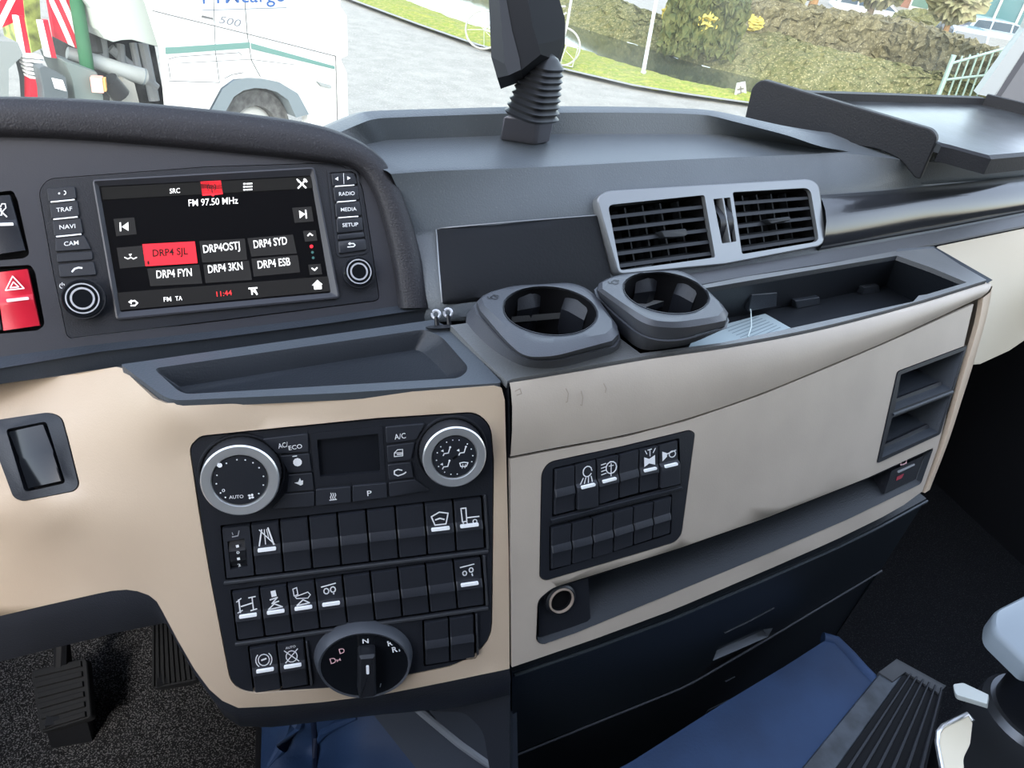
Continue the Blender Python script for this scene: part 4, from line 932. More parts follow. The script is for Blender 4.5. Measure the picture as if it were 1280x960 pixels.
# ------------------------------------------------------------ drawers below the console
xs_ = np.array([S_cf.P(*p)[0] for p in BOTE]); ys_ = np.array([S_cf.P(*p)[1] for p in BOTE])
pf = np.polyfit(xs_, ys_, 2); ztop = S_cf.P(900, 738)[2]
def dr(u, v, slope=.12):
    lo_, hi_ = .3, 2.0
    for _ in range(50):
        z = (lo_+hi_)/2; p = W(u, v, z)
        if p[1] > np.polyval(pf, min(p[0], .75))+.008+slope*min(0, p[2]-ztop)*-1: hi_ = z
        else: lo_ = z
    return z
UT = [(640, 840), (740, 807), (840, 770), (960, 719), (1040, 684), (1100, 655), (1158, 623)]
UB = [(640, 943), (740, 903), (859, 855), (960, 796), (1050, 742), (1102, 711)]
LB = [(640, 1075), (740, 1010), (790, 965), (880, 907), (960, 855), (1042, 801)]
S_dr = TPS([(u, v, dr(u, v)) for u, v in UT+UB+LB+[(900, 770), (800, 840), (1080, 690)]], 1e-4)
dm = mat('drawer_plastic', (.013, .017, .022), .42, bump=.35, bscale=600)
HS = [(891, 826), (897, 810), (950, 787), (966, 785), (960, 796)]
mb = MB().sheet(S_dr, resample(UT, 16)+resample(UB[::-1], 14), [HS], .01, 0, step=26); kd = obj('drawer', mb, dm, tS, smooth=40)
obj('drawer_edge', MB().tube([S_dr.P(u, v, .001) for u, v in resample([(642, 843)]+[(u, v+2.5) for u, v in UT[1:]], 24)], .0016, 8), mat('drawer_edge_plastic', (.05, .06, .07), .3), kd)
obj('handle_recess', MB().pit(S_dr, HS, inset(HS, 1), .008), mat('handle_recess_plastic', (.10, .115, .135), .5), kd)
obj('drawer_line', MB().tube([S_dr.P(905, 791, .0005), S_dr.P(936, 776, .0005), S_dr.P(967, 759.5, .0005)], .0010, 6), mat('drawer_line_plastic', (.05, .055, .065), .4), kd)
mb = MB().sheet(S_dr, [(u, v+4) for u, v in resample(UB, 14)]+resample(LB[::-1], 14), (), .01, -.002, step=26); kd = obj('drawer', mb, dm, tS, smooth=40)
obj('drawer_edge', MB().tube([S_dr.P(u, v+2.5, .0) for u, v in resample([(642, 943)]+UB[1:], 24)], .0014, 8), bpy.data.materials['drawer_line_plastic'], kd)
obj('drawer_line', MB().tube([S_dr.P(907, 853, -.001), S_dr.P(919, 847, -.001)], .001, 6), bpy.data.materials['drawer_line_plastic'], kd)
obj('handle_recess', MB().slab(S_dr, [(880, 897), (886, 889), (908, 878), (911, 876), (909, 881)], -.004, -.0012), mat('handle_grey', (.03, .035, .042), .5), kd)
a = UT[-1:]+UB[-1:]+LB[-1:]
obj('drawer_side', MB().loft([[S_dr.P(*p, -.001) for p in [UT[-1], UB[-1], LB[-1]]], [S_dr.P(*p)+np.array([-.05, .3, 0]) for p in [UT[-1], UB[-1], LB[-1]]]]), dm, tS)
obj('drawer_flank', MB().loft([[S_dr.P(u, v, -.001) for u, v in ((640, 840), (640, 943), (640, 1075))], [S_dr.P(u, v, -.1)+np.array([.01, 0, 0]) for u, v in ((640, 840), (640, 943), (640, 1075))]]), dm, tS)

# ------------------------------------------------------------ beige dashboard on the passenger side
S_pd = TPS([(u, v, S_df.Z(u, v)*.985) for u, v in ((1150, 309), (1200, 300), (1320, 274))]+[(1165, 330, S_df.Z(1165, 330)*.965), (1320, 310, S_df.Z(1320, 310)*.95), (1320, 370, S_df.Z(1320, 370)*.96), (1225, 455, 1.02), (1320, 425, 1.16), (1460, 250, S_df.Z(1460, 250)*.985), (1460, 300, S_df.Z(1460, 300)*.95), (1460, 360, S_df.Z(1460, 360)*.97)])
cut = [(1168, 318), (1172, 308), (1240, 294), (1330, 275), (1460, 248), (1460, 350), (1330, 398), (1300, 412), (1262, 438), (1225, 455), (1190, 458), (1180, 400)]
mb = MB().sheet(S_pd, cut, (), .01, 0, step=18)
tp_ = tag(obj('passenger_dashboard', mb, cream, None, smooth=60), 'beige lower dashboard curving away on the passenger side at the right', 'dashboard panel')

# ------------------------------------------------------------ cup holders standing on the console
def cupholder(name, label, base, groove, rim_o, rim_i, hole, inner, hs, zb, mark):
    n = 56
    zs = [zb+h for h in hs]
    c = np.mean(np.array(hole), axis=0)
    t = thing(name, label, 'cup holder', Level(zb).P(*np.mean(np.array(base), axis=0)), 'cup holders on the console')
    R = lambda poly, z, rr=14: [Level(z).P(*p) for p in radial(rpoly(poly, rr, 6), n)]
    mb = MB().loft([R(base, zs[0]), R(groove, zs[1]), R(inset(groove, 2.2), zs[1]+.0005)], True)
    obj('base', mb, cupp, t, smooth=30)
    mb = MB().loft([R(inset(groove, 2.4), zs[1]), R(rim_o, zs[2]), R(rim_i, zs[3]), [Level(zs[3]).P(*p) for p in radial(hole, n)], [Level(zs[3]-.004).P(*p) for p in radial(hole, n)], [Level(zs[3]-.005).P(*p) for p in radial(inset(hole, 3), n)]], True)
    obj('rim', mb, cupp, t, smooth=30)
    hl = [Level(zs[3]-.004).P(*p) for p in radial(inset(hole, 2.5), n)]; ctr = np.mean(hl, axis=0)
    mb = MB().loft([hl, [ctr+(p-ctr)*.95+np.array([0, 0, -.035]) for p in hl], [ctr+(p-ctr)*.75+np.array([0, 0, -.075]) for p in hl]], True, False, True)
    obj('cup_liner', mb, deep, t, smooth=30)
    for a in (4.05, 5.75, 2.2):                                      # sprung tabs that grip a cup
        i = int(a/6.283*n); P0, P1, P2 = hl[i-3], hl[i], hl[(i+3) % n]
        d = ctr-P1; d /= np.linalg.norm(d); dn = np.array([0, 0, -1])
        mb = MB().loft([[P0+dn*.006, P1+dn*.004, P2+dn*.006], [P0+dn*.016+d*.003, P1+dn*.013+d*.009, P2+dn*.016+d*.003], [P0+dn*.045+d*.002, P1+dn*.05+d*.006, P2+dn*.045+d*.002]])
        obj('grip_tab', mb, panelp, t, smooth=30)
    S = Level(zs[3]+.0004); x, y = mark
    mb = MB().stroke(S, [(x-4, y+.5), (x, y-2.2), (x+5.5, y-1.5), (x+5, y+1.8), (x+1, y+3)], 0.8, 0, closed=True).stroke(S, [(x-8, y-.5), (x-6, y+1.8), (x-3, y+2)], .7, 0).stroke(S, [(x+1, y-.6), (x+4, y+.3)], .6, 0)
    obj('cup_symbol', mb, blackp, t)
    return t
cupholder('cup_holder', 'dark cup holder nearest the climate panel, left of the pair on the console',
    [(577, 400, 14), (600, 372, 14), (650, 370, 14), (735, 372, 20), (776, 412, 14), (776, 440, 16), (700, 462, 26), (652, 460, 26), (612, 436, 20)],
    [(588, 384, 10), (606, 369, 12), (640, 361, 10), (716, 356, 20), (740, 366, 14), (776, 418, 14), (775, 432, 12), (690, 453, 30), (655, 451, 26), (632, 434, 20)],
    [(592, 378, 10), (608, 366, 12), (642, 357, 10), (716, 353, 20), (740, 363, 14), (774, 410, 12), (772, 424, 12), (690, 446, 30), (655, 446, 26), (634, 428, 20)],
    [(598, 375, 12), (612, 365, 12), (642, 358, 10), (714, 355, 18), (734, 364, 14), (768, 404, 14), (762, 416, 14), (688, 430, 30), (664, 428, 24), (640, 414, 20)],
    ell(687.5, 389.5, 61, 31.5, 48, rot=.10), None, (0, .011, .022, .026), zc(660, 430), (617, 371))
cupholder('cup_holder', 'dark cup holder in front of the vent, right of the pair on the console',
    [(737, 380, 10), (765, 362, 14), (860, 362, 20), (900, 392, 14), (903, 412, 14), (860, 432, 22), (800, 440, 20), (770, 412, 20)],
    [(738, 364, 10), (756, 351, 12), (784, 345, 10), (850, 342, 18), (870, 350, 16), (912, 396, 14), (911, 410, 12), (845, 428, 26), (805, 424, 26), (772, 398, 20)],
    [(741, 359, 10), (760, 347, 12), (786, 341, 10), (848, 337, 18), (868, 346, 16), (911, 389, 14), (909, 401, 12), (850, 411, 26), (806, 407, 26), (776, 384, 20)],
    [(746, 356, 12), (764, 347, 12), (790, 342, 10), (846, 338, 18), (864, 346, 16), (906, 384, 14), (900, 395, 14), (842, 403, 28), (812, 400, 24), (780, 380, 20)],
    ell(832.5, 367, 56, 26.5, 48, rot=.16), None, (0, .016, .028, .032), zc(820, 430), (768, 352))
# paper slip, cable tie, clip with two pins
S_fl = Level(-.3485)
t = tag(obj('paper_slip', MB().sheet(S_fl, [(956, 393), (988, 411), (900, 433), (860, 440), (862, 420), (900, 408)], (), .0004, .001), mat('paper_blue_white', (.34, .42, .44), .7), None, smooth=0), 'pale printed paper slip lying in the console tray beside the cup holder', 'paper')
WL[t] = np.array(t.location); mb = MB()
for i in range(7): mb.stroke(S_fl, [(905+4*i+i, 413.5+2.6*i-1), (948+4.5*i, 398+2.2*i-1)], .8, .0012)
obj('print_lines', mb, mat('print_grey', (.16, .2, .22), .7), t)
tag(obj('cable_tie', MB().tube([FLV.P(927, 383)+np.array([0, 0, .016]), FLV.P(928, 396)+np.array([0, -.01, .012]), FLV.P(930, 410)+np.array([0, -.01, .008]), FLV.P(934, 424)+np.array([0, 0, .003])], .0007, 6).box(FLV.P(926, 383)+np.array([0, 0, .018]), (.005, .004, .006)), mat('pale_nylon', (.62, .72, .70), .4), None), 'thin white cable tie standing in the console tray', 'cable tie')
zb = S_tr.P(552, 409)[2]-CAMZ+.002
t = thing('pin_clip', 'small black clip with two round headed pins by the tray corner', 'clip', Level(zb).P(552, 410))
obj('clip_base', MB().loft([[Level(zb).P(*p) for p in ell(551.5, 409, 19.5, 2.6, 20, rot=-.04)], [Level(zb+.003).P(*p) for p in ell(551.5, 408.2, 19, 2.2, 20, rot=-.04)]], True, True, True), blackp, t)
for x, y0, y1 in ((545, 407, 393), (560, 406, 391)):
    p = Level(zb+.002).P(x+1.5, y0); q = W(x, y1+3, Level(zb+.002).Z(x+1.5, y0)-.002)
    k = obj('pin', MB().tube([p, q], [.0022, .0015], 10), blackp, t)
    d = q-p; d /= np.linalg.norm(d)
    hd = W(x, y1, Level(zb).Z(x+1.5, y0)-.003)
    ring = [hd+.0032*(math.cos(a)*RT+math.sin(a)*UP) for a in np.linspace(0, 2*math.pi, 14)]
    obj('pin_head', MB().tube(ring, .0012, 8, cap=False), bpy.data.materials['knob_ring_grey'], k)

# ------------------------------------------------------------ dash mounted table
zt_ = W(1172, 164, .93)[2]-CAMZ
tt = Level(zt_)
t = thing('dash_table', 'black tray table with an upright side board on the passenger dashboard', 'table', W(1150, 225, .93))
nt_, ft_ = tt.P(1172, 164), tt.P(945, 101)
wl = Wall(nt_, ft_)
prof = rpoly([(930, 152, 2), (940, 108, 10), (952, 99, 10), (1165, 162, 8), (1172, 172, 8), (1150, 224, 2), (1143, 222, 3), (1126, 200, 10), (1100, 187, 12), (1046, 178, 12), (985, 168, 4)], 6)
off_ = np.cross(wl.n, [0, 0, 1]); side = np.array([-wl.n[0], -wl.n[1], 0]); side = side if side[0] > 0 else -side
boardm = mat('table_board', (.012, .013, .016), .55, spec=.25, bump=.5, bscale=500)
mb = MB(); P0 = [wl.P(*p) for p in prof]; P1 = [p+side*.014 for p in P0]
mb.prism(P0, P1); obj('side_board', mb, boardm, t, bevel=.002, smooth=40)
zs_ = zt_-.012; ts = Level(zs_)
TOPP = [(960, 110), (1018, 116), (1120, 118), (1222, 121), (1234, 128), (1330, 160), (1330, 182), (1280, 191), (1234, 195), (1211, 190), (1186, 182), (1168, 176)]
mb = MB().slab(ts, rpoly(TOPP, 3, 2), -.012, 0, .002, 1.0); tabm = mat('table_top_dark', (.035, .040, .046), .28, bump=.2, bscale=200, var=.5, vscale=30)
obj('table_top', mb, tabm, t, smooth=30)
rl = [(1015, 118), (1120, 121), (1222, 125)]; rh = .016
mb = MB()
def wallstrip(line, z, h, w):
    P = [Level(z).P(*p) for p in line]; o = []
    d = P[-1]-P[0]; nrm = np.cross(d, [0, 0, 1]); nrm /= np.linalg.norm(nrm)
    a = P; b = [p+np.array([0, 0, h]) for p in P]; c = [p+nrm*-w for p in b]; e = [p-nrm*w for p in P]
    return MB().loft([a, b, c, e], False)
obj('far_rim', wallstrip([(985, 124), (1020, 125.5), (1120, 128), (1228, 131)], zs_, .010, .012), boardm, t)
obj('end_rim', wallstrip([(1228, 131), (1280, 144), (1330, 157)], zs_, .016, .012), boardm, t)
fr = [(1172, 181), (1186, 184), (1211, 191), (1234, 197), (1280, 193), (1330, 184)]
P = [ts.P(*p, .003) for p in fr]; Q = [ts.P(u, v, -.018) for u, v in fr]
obj('front_lip', MB().loft([P, [p+np.array([0, -.006, -.003]) for p in P], [q+np.array([0, -.006, 0]) for q in Q], Q]), boardm, t, smooth=30)

# ------------------------------------------------------------ display on a bellows boot
zsf = -.222
t = thing('boot_mount', 'black angular housing on a ribbed rubber boot standing on the dashboard shelf', 'mount', L_sh.P(655, 176))
Lb = [(623, 175), (669, 182), (688, 178.5), (644, 172)]; Lt = [(628, 145), (673, 150), (695, 145.5), (652, 141)]
mb = MB().prism([L_sh.P(*p) for p in Lb], [Level(zsf+.031).P(*p) for p in Lt])
obj('mount_base', mb, mat('mount_plastic', (.085, .085, .10), .4), t, bevel=.003)
Zb = np.linalg.norm(0) + Level(zsf+.031).Z(662, 146)
rows = []; nr = 9
ax0, ax1 = np.array([664, 147.]), np.array([681, 78.])
for i in range(nr*4+1):
    s_ = i/(nr*4); c_ = ax0*(1-s_)+ax1*s_; C3 = W(c_[0], c_[1], Zb-.0)
    r = (32*(1-s_)+23*s_)*Zb/F; r *= 1.0-.13*(.5-.5*math.cos(2*math.pi*s_*nr+math.pi))
    ring = []
    for k in range(28):
        a = 2*math.pi*k/28; q = (abs(math.cos(a))**4+abs(math.sin(a))**4)**(-.25)*.94
        ring.append(C3+r*q*(math.cos(a+.55)*np.array([1, 0, 0])+math.sin(a+.55)*np.array([0, 1, 0])+np.array([0, 0, -.05])*math.cos(a+.55)))
    rows.append(ring)
for s_, rr in ((.5, .7), (1, .28), (1.0, .2)):
    c_ = ax1*(1-s_)+np.array([684, 66.])*s_; C3 = W(c_[0], c_[1], Zb); r = 23*Zb/F*rr
    rows.append([C3+r*(math.cos(2*math.pi*k/28+.55)*np.array([1, 0, 0])+math.sin(2*math.pi*k/28+.55)*np.array([0, 1, 0])) for k in range(28)])
obj('bellows', MB().loft(rows, True, True, True), mat('black_rubber', (.011, .012, .014), .36), t, smooth=60)
cols = {'L': [(609, -80), (611, 0), (612.5, 35), (614, 71), (621.5, 97.5)], 'R1': [(618, -80), (624, 0), (627.5, 40), (631, 80), (636, 94)], 'I': [(626, -80), (633, 0), (640, 38), (649, 72), (651, 87)],
        'F': [(648, -80), (660, 0), (666, 34), (673, 56), (676, 68)], 'R': [(690, -80), (699.5, 0), (706, 22), (705, 48), (697, 76)]}
def colz(n, z): return [W(u, v, z) for u, v in cols[n]]
bk_ = lambda pts, d: [p+d*(FW*.9+RT*.1) for p in pts]
hm = mat('housing_plastic', (.007, .008, .010), .7, spec=.1)
mb = MB(); L_, R1_, I_ = colz('L', Zb-.02), colz('R1', Zb-.034), colz('I', Zb-.03)
mb.loft([L_, R1_, I_, bk_(I_, .03), bk_(L_, .03), L_]); mb.face([mb.add(p[-1]) for p in (L_, R1_, I_, bk_(I_, .03), bk_(L_, .03))]); mb.face([mb.add(p[0]) for p in (L_, R1_, I_, bk_(I_, .03), bk_(L_, .03))])
obj('front_housing', mb, mat('housing_front_plastic', (.020, .022, .026), .6, spec=.2), t, smooth=12)
I2, F_, Rr = bk_(colz('I', Zb-.03), .002), colz('F', Zb-.03), colz('R', Zb+.015)
mb = MB().loft([I2, F_, Rr, bk_(Rr, .02), bk_(I2, .06), I2])
mb.face([mb.add(p[-1]) for p in (I2, F_, Rr, bk_(Rr, .02), bk_(I2, .06))]); mb.face([mb.add(p[0]) for p in (I2, F_, Rr, bk_(Rr, .02), bk_(I2, .06))])
obj('rear_housing', mb, hm, t, smooth=12)

# ------------------------------------------------------------ lower centre, tunnel, floor
cp = mat('column_plastic', (.020, .023, .030), .4, bump=.3, bscale=600)
gp = mat('tunnel_grey_plastic', (.055, .065, .085), .45, bump=.2, bscale=500)
blue = mat('blue_vinyl', (.020, .050, .125), .62, bump=.35, bscale=300, var=.35, vscale=10)
S_lc = Fit([(560, 886, hv(560, 870)+.05), (636, 840, hv(636, 838)+.035), (632, 1000, hv(632, 960)+.03)])
t = thing('column_cover', 'dark lower column cover beside the drawers under the climate panel', 'cover', S_lc.P(620, 955))
obj('cover', MB().sheet(S_lc, rpoly([(540, 889, 0), (637, 838, 0), (638, 1060, 0), (618, 1060, 0), (612, 962, 8), (604, 912, 14), (580, 890, 10)], 8), (), .02, 0), cp, t)
S_tg = Fit([(466, 893, hv(466, 880)+.09), (560, 886, hv(560, 880)+.085), (612, 990, hv(612, 960)+.07)])
t = thing('tunnel_trim', 'grey plastic trim panel between blue vinyl and the dark column cover', 'trim panel', S_tg.P(560, 955))
obj('trim_panel', MB().sheet(S_tg, [(430, 880), (645, 840), (650, 1080), (596, 1060), (534, 978), (468, 895)], (), .006, 0), gp, t)
obj('trim_rib', MB().tube([S_tg.P(*p, .003) for p in ((520, 882), (545, 903), (575, 928), (606, 950), (622, 958))], .004, 10), mat('rib_grey', (.22, .24, .27), .4), t)
obj('trim_plate', MB().sheet(S_tg, rpoly([(534, 884), (640, 845), (640, 975), (606, 945), (575, 922), (548, 899)], 6), (), .004, .0045), mat('tunnel_plate', (.04, .047, .06), .45, bump=.2, bscale=500), t)
S_bl = TPS([(325, 905, .86), (325, 1000, .80), (430, 895, .80), (540, 985, .76), (395, 940, .835), (375, 905, .82), (360, 980, .80), (345, 950, .815), (420, 960, .785), (480, 930, .785)])
tag(obj('engine_cover', MB().sheet(S_bl, [(328, 880), (400, 870), (480, 870), (660, 1040), (660, 1100), (322, 1100)], (), .02, 0, step=9), blue, None, smooth=60), 'blue vinyl engine cover with folds below the climate panel', 'engine cover')
ec = bpy.data.objects['engine_cover']; WL[ec] = np.array(ec.location)
obj('groove', MB().tube([S_bl.P(*p_, .001) for p_ in ((392, 890), (394, 920), (395, 950), (393, 1000))], .0035, 8), mat('crease_shade_blue', (.006, .012, .035), .6), ec)  # dark tube paints the shade in a crease of the vinyl
obj('fold', MB().tube([S_bl.P(*p_, .0005) for p_ in ((396, 930), (405, 915), (422, 905), (446, 897))], [.002, .005, .005, .002], 10), blue, ec)
obj('fold', MB().tube([S_bl.P(*p_, .0005) for p_ in ((335, 958), (352, 935), (372, 905), (380, 890))], [.002, .007, .008, .004], 10), blue, ec)
tz = -.70; tl = Level(tz)
TPO = [(600, 1080), (700, 1000), (790, 950), (900, 880), (980, 832), (1030, 800), (1046, 798), (1070, 822), (1094, 850), (1060, 895), (1000, 968), (930, 1080)]
mb = MB().slab(tl, TPO, -.03, 0, .004, 1.5)
t = tag(obj('tunnel_cushion', mb, blue, None, smooth=40), 'flat blue vinyl top of the engine tunnel beneath the console drawers', 'engine cover'); WL[t] = np.array(t.location)
obj('piped_edge', MB().tube([tl.P(*p, -.004) for p in ((1030, 796), (1046, 800), (1062, 816), (1080, 836), (1096, 852))], .008, 12), blue, t)
quad = [tl.P(*p, -.02) for p in ((1040, 796), (1096, 852), (1000, 968), (930, 1080))]
struct('trim_1', MB().loft([quad, [np.array([p[0]+.05, p[1], FZ]) for p in quad]]), carpet_dk, label='dark carpeted side of the engine tunnel')
t = thing('step_strip', 'ribbed black rubber strip along the edge of the engine tunnel', 'strip', tl.P(1100, 900))
stm = mat('strip_rubber', (.007, .0075, .009), .6, spec=.15); stg = mat('strip_edge_grey', (.075, .09, .11), .5, bump=.4, bscale=90, var=.6, vscale=30)
SQ = [(1128, 846), (1176, 868), (1130, 1080), (960, 1080)]
obj('mat', MB().slab(tl, SQ, -.01, .006), stm, t)
obj('edge', MB().slab(tl, [(1096, 846), (1128, 846), (960, 1080), (905, 1080)], -.01, .007, .003, 2), stg, t)
obj('end_plate', MB().slab(tl, [(1094, 846), (1117, 829), (1179, 863), (1170, 873), (1128, 846), (1112, 858)], -.006, .009, .001, .6), mat('end_plate_dark', (.045, .048, .052), .5), t)
for i in range(6):
    x = .10+.16*i; a, b = bil(SQ, x, 0), bil(SQ, x, 1); c, d = bil(SQ, x+.05, 1), bil(SQ, x+.05, 0)
    obj('rib', MB().slab(tl, [a, b, c, d], .004, .011, .002, .6), mat('rib_rubber', (.04, .043, .05), .6, spec=.2) if i == 0 else bpy.data.materials['rib_rubber'], t)
# floor mat on the driver side with pedals
fm = Level(-1.10)
t = tag(obj('floor_mat', MB().slab(fm, [(-200, 700), (120, 640), (300, 720), (332, 905), (328, 1000), (326, 1100), (-200, 1150)], .002, .016), carpet, None, smooth=0), 'grey speckled carpet mat in the driver footwell', 'floor mat')
WL[t] = np.array(t.location)
obj('mat_binding', MB().tube([fm.P(*p, .014) for p in ((322, 860), (331, 905), (329, 1000), (327, 1100))], .012, 8), blackp, t)
rub = mat('pedal_rubber', (.014, .015, .017), .6, spec=.2)
def pedal(name, label, q, Z0, Z1, n, vertical):
    S = Fit([(q[0][0], q[0][1], Z0), (q[1][0], q[1][1], Z0), (q[2][0], q[2][1], Z1), (q[3][0], q[3][1], Z1)])
    t = thing(name, label, 'pedal', S.P(*bil(q, .5, 1)))
    bt = S.P(*bil(q, .5, .97)); obj('hinge', MB().box((bt[0], bt[1]+.012, (bt[2]+FZ)/2), (.05, .02, bt[2]-FZ)), blackp, t)
    obj('pad', MB().slab(S, rpoly(q, 6, 4), -.012, 0, .003, 1), rub, t)
    for i in range(n):
        a = (i+.3)/n; b = (i+.8)/n
        r = [bil(q, a, .03), bil(q, b, .03), bil(q, b, .97), bil(q, a, .97)] if vertical else [bil(q, .08, a), bil(q, .92, a), bil(q, .92, b), bil(q, .08, b)]
        obj('rib', MB().slab(S, r, -.001, .004, .001, .5), rub, t)
    c = S.P(*bil(q, .5, .08), -.01); obj('arm', MB().tube([c, c+np.array([0, .06, .10]), c+np.array([0, .08, .35])], .012, 10), blackp, t)
pedal('brake_pedal', 'dark wide brake pedal pad deep in the driver footwell', [(38, 838), (108, 822), (114, 897), (50, 917)], Zat(80, 905, -1.03)+.05, Zat(80, 905, -1.03), 6, False)
pedal('accelerator_pedal', 'ribbed accelerator pedal nearest the engine cover in the driver footwell', [(190, 775), (236, 770), (248, 850), (189, 862)], Zat(218, 856, -1.07)+.06, Zat(218, 856, -1.07), 9, True)

# ------------------------------------------------------------ passenger seat hardware at the right edge
t = thing('seat_pedestal', 'black post with a pale grey cap at the lower right edge', 'pedestal', W(1270, 955, .80))
CAPP = rpoly([(1243, 762, 8), (1290, 738, 6), (1400, 735, 20), (1450, 790, 30), (1400, 850, 30), (1288, 832, 6), (1240, 786, 12)], 6)
capS = Level(W(1262, 785, .74)[2]-CAMZ)
obj('cap', MB().slab(capS, CAPP, -.022, 0, .006, 4), mat('cap_grey_plastic', (.27, .31, .34), .3), t, smooth=40)
cx = capS.P(1300, 800)+RT*.058
obj('post', MB().tube([cx+np.array([0, .0, -.02]), cx+np.array([0, 0, -.15]), cx+np.array([0, 0, -.16]), cx+np.array([0, 0, -.45])], [.041, .041, .041, .041], 40), blackp, t)
obj('sleeve', MB().tube([cx+np.array([0, 0, -.115]), cx+np.array([0, 0, -.122]), cx+np.array([0, 0, -.20]), cx+np.array([0, 0, -.45])], [.046, .051, .055, .060], 44), mat('sleeve_grey', (.10, .105, .115), .3, .6), t)
LVQ = rpoly([(1191, 855, 3), (1204, 853, 3), (1236, 868, 1), (1234, 880, 1), (1194, 868, 4)], 3); S_lv = Fit([(1191, 855, .74), (1236, 868, .72), (1194, 868, .73)])
obj('lever', MB().slab(S_lv, LVQ, -.006, 0, .001, .5), mat('lever_pale', (.55, .58, .55), .35), t)
PLQ = rpoly([(1170, 918, 8), (1176, 908, 4), (1209, 893, 4), (1216, 902, 3), (1213, 930, 4), (1204, 948, 6), (1210, 1000, 4), (1184, 1000, 4)], 5); S_pl = Fit([(1170, 918, .74), (1212, 895, .75), (1190, 990, .70)])
kp = obj('bracket_plate', MB().slab(S_pl, PLQ, -.008, 0, .001, .5), mat('bracket_cream', (.80, .72, .55), .3), t)
obj('plate_edge', MB().tube([S_pl.P(*p, .001) for p in ((1184, 1000), (1171, 930), (1172, 916), (1178, 908), (1209, 893), (1216, 902))], .0022, 8), chrome, kp)

# ------------------------------------------------------------ windscreen and right pillar
gm = bpy.data.materials.new('windscreen_glass'); gm.use_nodes = True; n = gm.node_tree.nodes; L = gm.node_tree.links; n.clear()
out = n.new('ShaderNodeOutputMaterial'); tr = n.new('ShaderNodeBsdfTransparent'); tr.inputs[0].default_value = (.90, .92, .91, 1)
gl = n.new('ShaderNodeBsdfGlossy'); gl.inputs['Roughness'].default_value = .02; df = n.new('ShaderNodeBsdfDiffuse'); df.inputs[0].default_value = (.8, .85, .85, 1)
mx = n.new('ShaderNodeMixShader'); mx.inputs[0].default_value = .03; m2 = n.new('ShaderNodeMixShader')
tc = n.new('ShaderNodeTexCoord'); nz = n.new('ShaderNodeTexNoise'); nz.inputs['Scale'].default_value = 9; nz.inputs['Detail'].default_value = 8
rp = n.new('ShaderNodeMapRange'); rp.inputs['From Min'].default_value = .4; rp.inputs['From Max'].default_value = .8; rp.inputs['To Min'].default_value = .004; rp.inputs['To Max'].default_value = .05
L.new(tc.outputs['Object'], nz.inputs['Vector']); L.new(nz.outputs[0], rp.inputs['Value']); L.new(rp.outputs[0], m2.inputs[0])
L.new(tr.outputs[0], mx.inputs[1]); L.new(gl.outputs[0], mx.inputs[2]); L.new(mx.outputs[0], m2.inputs[1]); L.new(df.outputs[0], m2.inputs[2]); L.new(m2.outputs[0], out.inputs[0])
struct('window_1', MB().prism([(-1.0, 1.215, CAMZ-.36), (1.42, 1.215, CAMZ-.36), (1.42, 1.02, CAMZ+.58), (-1.0, 1.02, CAMZ+.58)], [(-1.0, 1.221, CAMZ-.36), (1.42, 1.221, CAMZ-.36), (1.42, 1.026, CAMZ+.58), (-1.0, 1.026, CAMZ+.58)]), gm, label='slightly dusty windscreen glass', smooth=0)
pz = 1.36
def pil(name, a, b, m, d, lab):
    P0 = [W(u, v, pz) for u, v in a]; 
    struct(name, MB().prism(P0, [p+np.array([.02, d, 0]) for p in P0]), m, label=lab, smooth=0)
pil('trim_2', [(1222, 118), (1243, 122), (1294, 42), (1340, -40), (1318, -50), (1281, 36)], None, mat('pillar_light_trim', (.17, .19, .19), .4), .03, 'pale windscreen pillar strip at the right edge')
pil('trim_3', [(1241, 122), (1249, 124), (1300, 48), (1350, -30), (1340, -40), (1294, 42)], None, blackp, .05, 'black rubber seal beside the pillar strip')
pil('trim_4', [(1248, 124), (1340, 150), (1400, -30), (1350, -30), (1300, 48)], None, mat('pillar_grey', (.06, .063, .068), .5), .05, 'grey lining of the right windscreen pillar')

# ------------------------------------------------------------ outdoors
asph = mat('asphalt', (.25, .246, .225), .9, bump=.6, bscale=60, var=.2, vscale=3, speck=(45, .6, (.33, .325, .30)))
grass = mat('verge_grass', (.12, .17, .022), .9, bump=1, bscale=40, col2=(.21, .21, .05), vscale=9, speck=(24, .60, (.28, .27, .08)))
hedge = mat('hedge_leaves', (.058, .066, .024), .9, bump=1, bscale=30, col2=(.12, .115, .05), vscale=10, speck=(22, .58, (.2, .185, .10)))
hedge2 = mat('dry_hedge_leaves', (.065, .058, .03), .9, bump=1, bscale=30, col2=(.135, .12, .066), vscale=9, speck=(24, .6, (.21, .195, .13)))
water = mat('canal_water', (.045, .055, .035), .08)
gz = lambda u, v, z: W(u, v, Zat(u, v, z-CAMZ))
struct('ground', MB().box((10, 30, -.05), (160, 120, .1)), asph, label='grey asphalt road', smooth=0)
KB = [(380, -24), (444, 2), (520, 30), (592, 55), (709, 88), (790, 107), (860, 118.6), (935, 129), (1000, 135), (1180, 158), (1330, 205)]
WS = [(430, -30), (502, -2), (550, 17), (592, 33), (722, 60), (764, 75), (860, 103), (930, 117), (1000, 128), (1180, 150), (1330, 195)]
BB = [(560, -30), (600, -10), (650, 12), (690, 25), (716, 34), (790, 56), (860, 79), (922, 95), (1000, 113), (1180, 140), (1330, 185)]
BTT = [(560, -70), (620, -55), (680, -40), (720, -28), (760, -8), (800, 10), (845, 26), (943, 30), (1012, 55), (1180, 92), (1330, 135)]
random.seed(4)
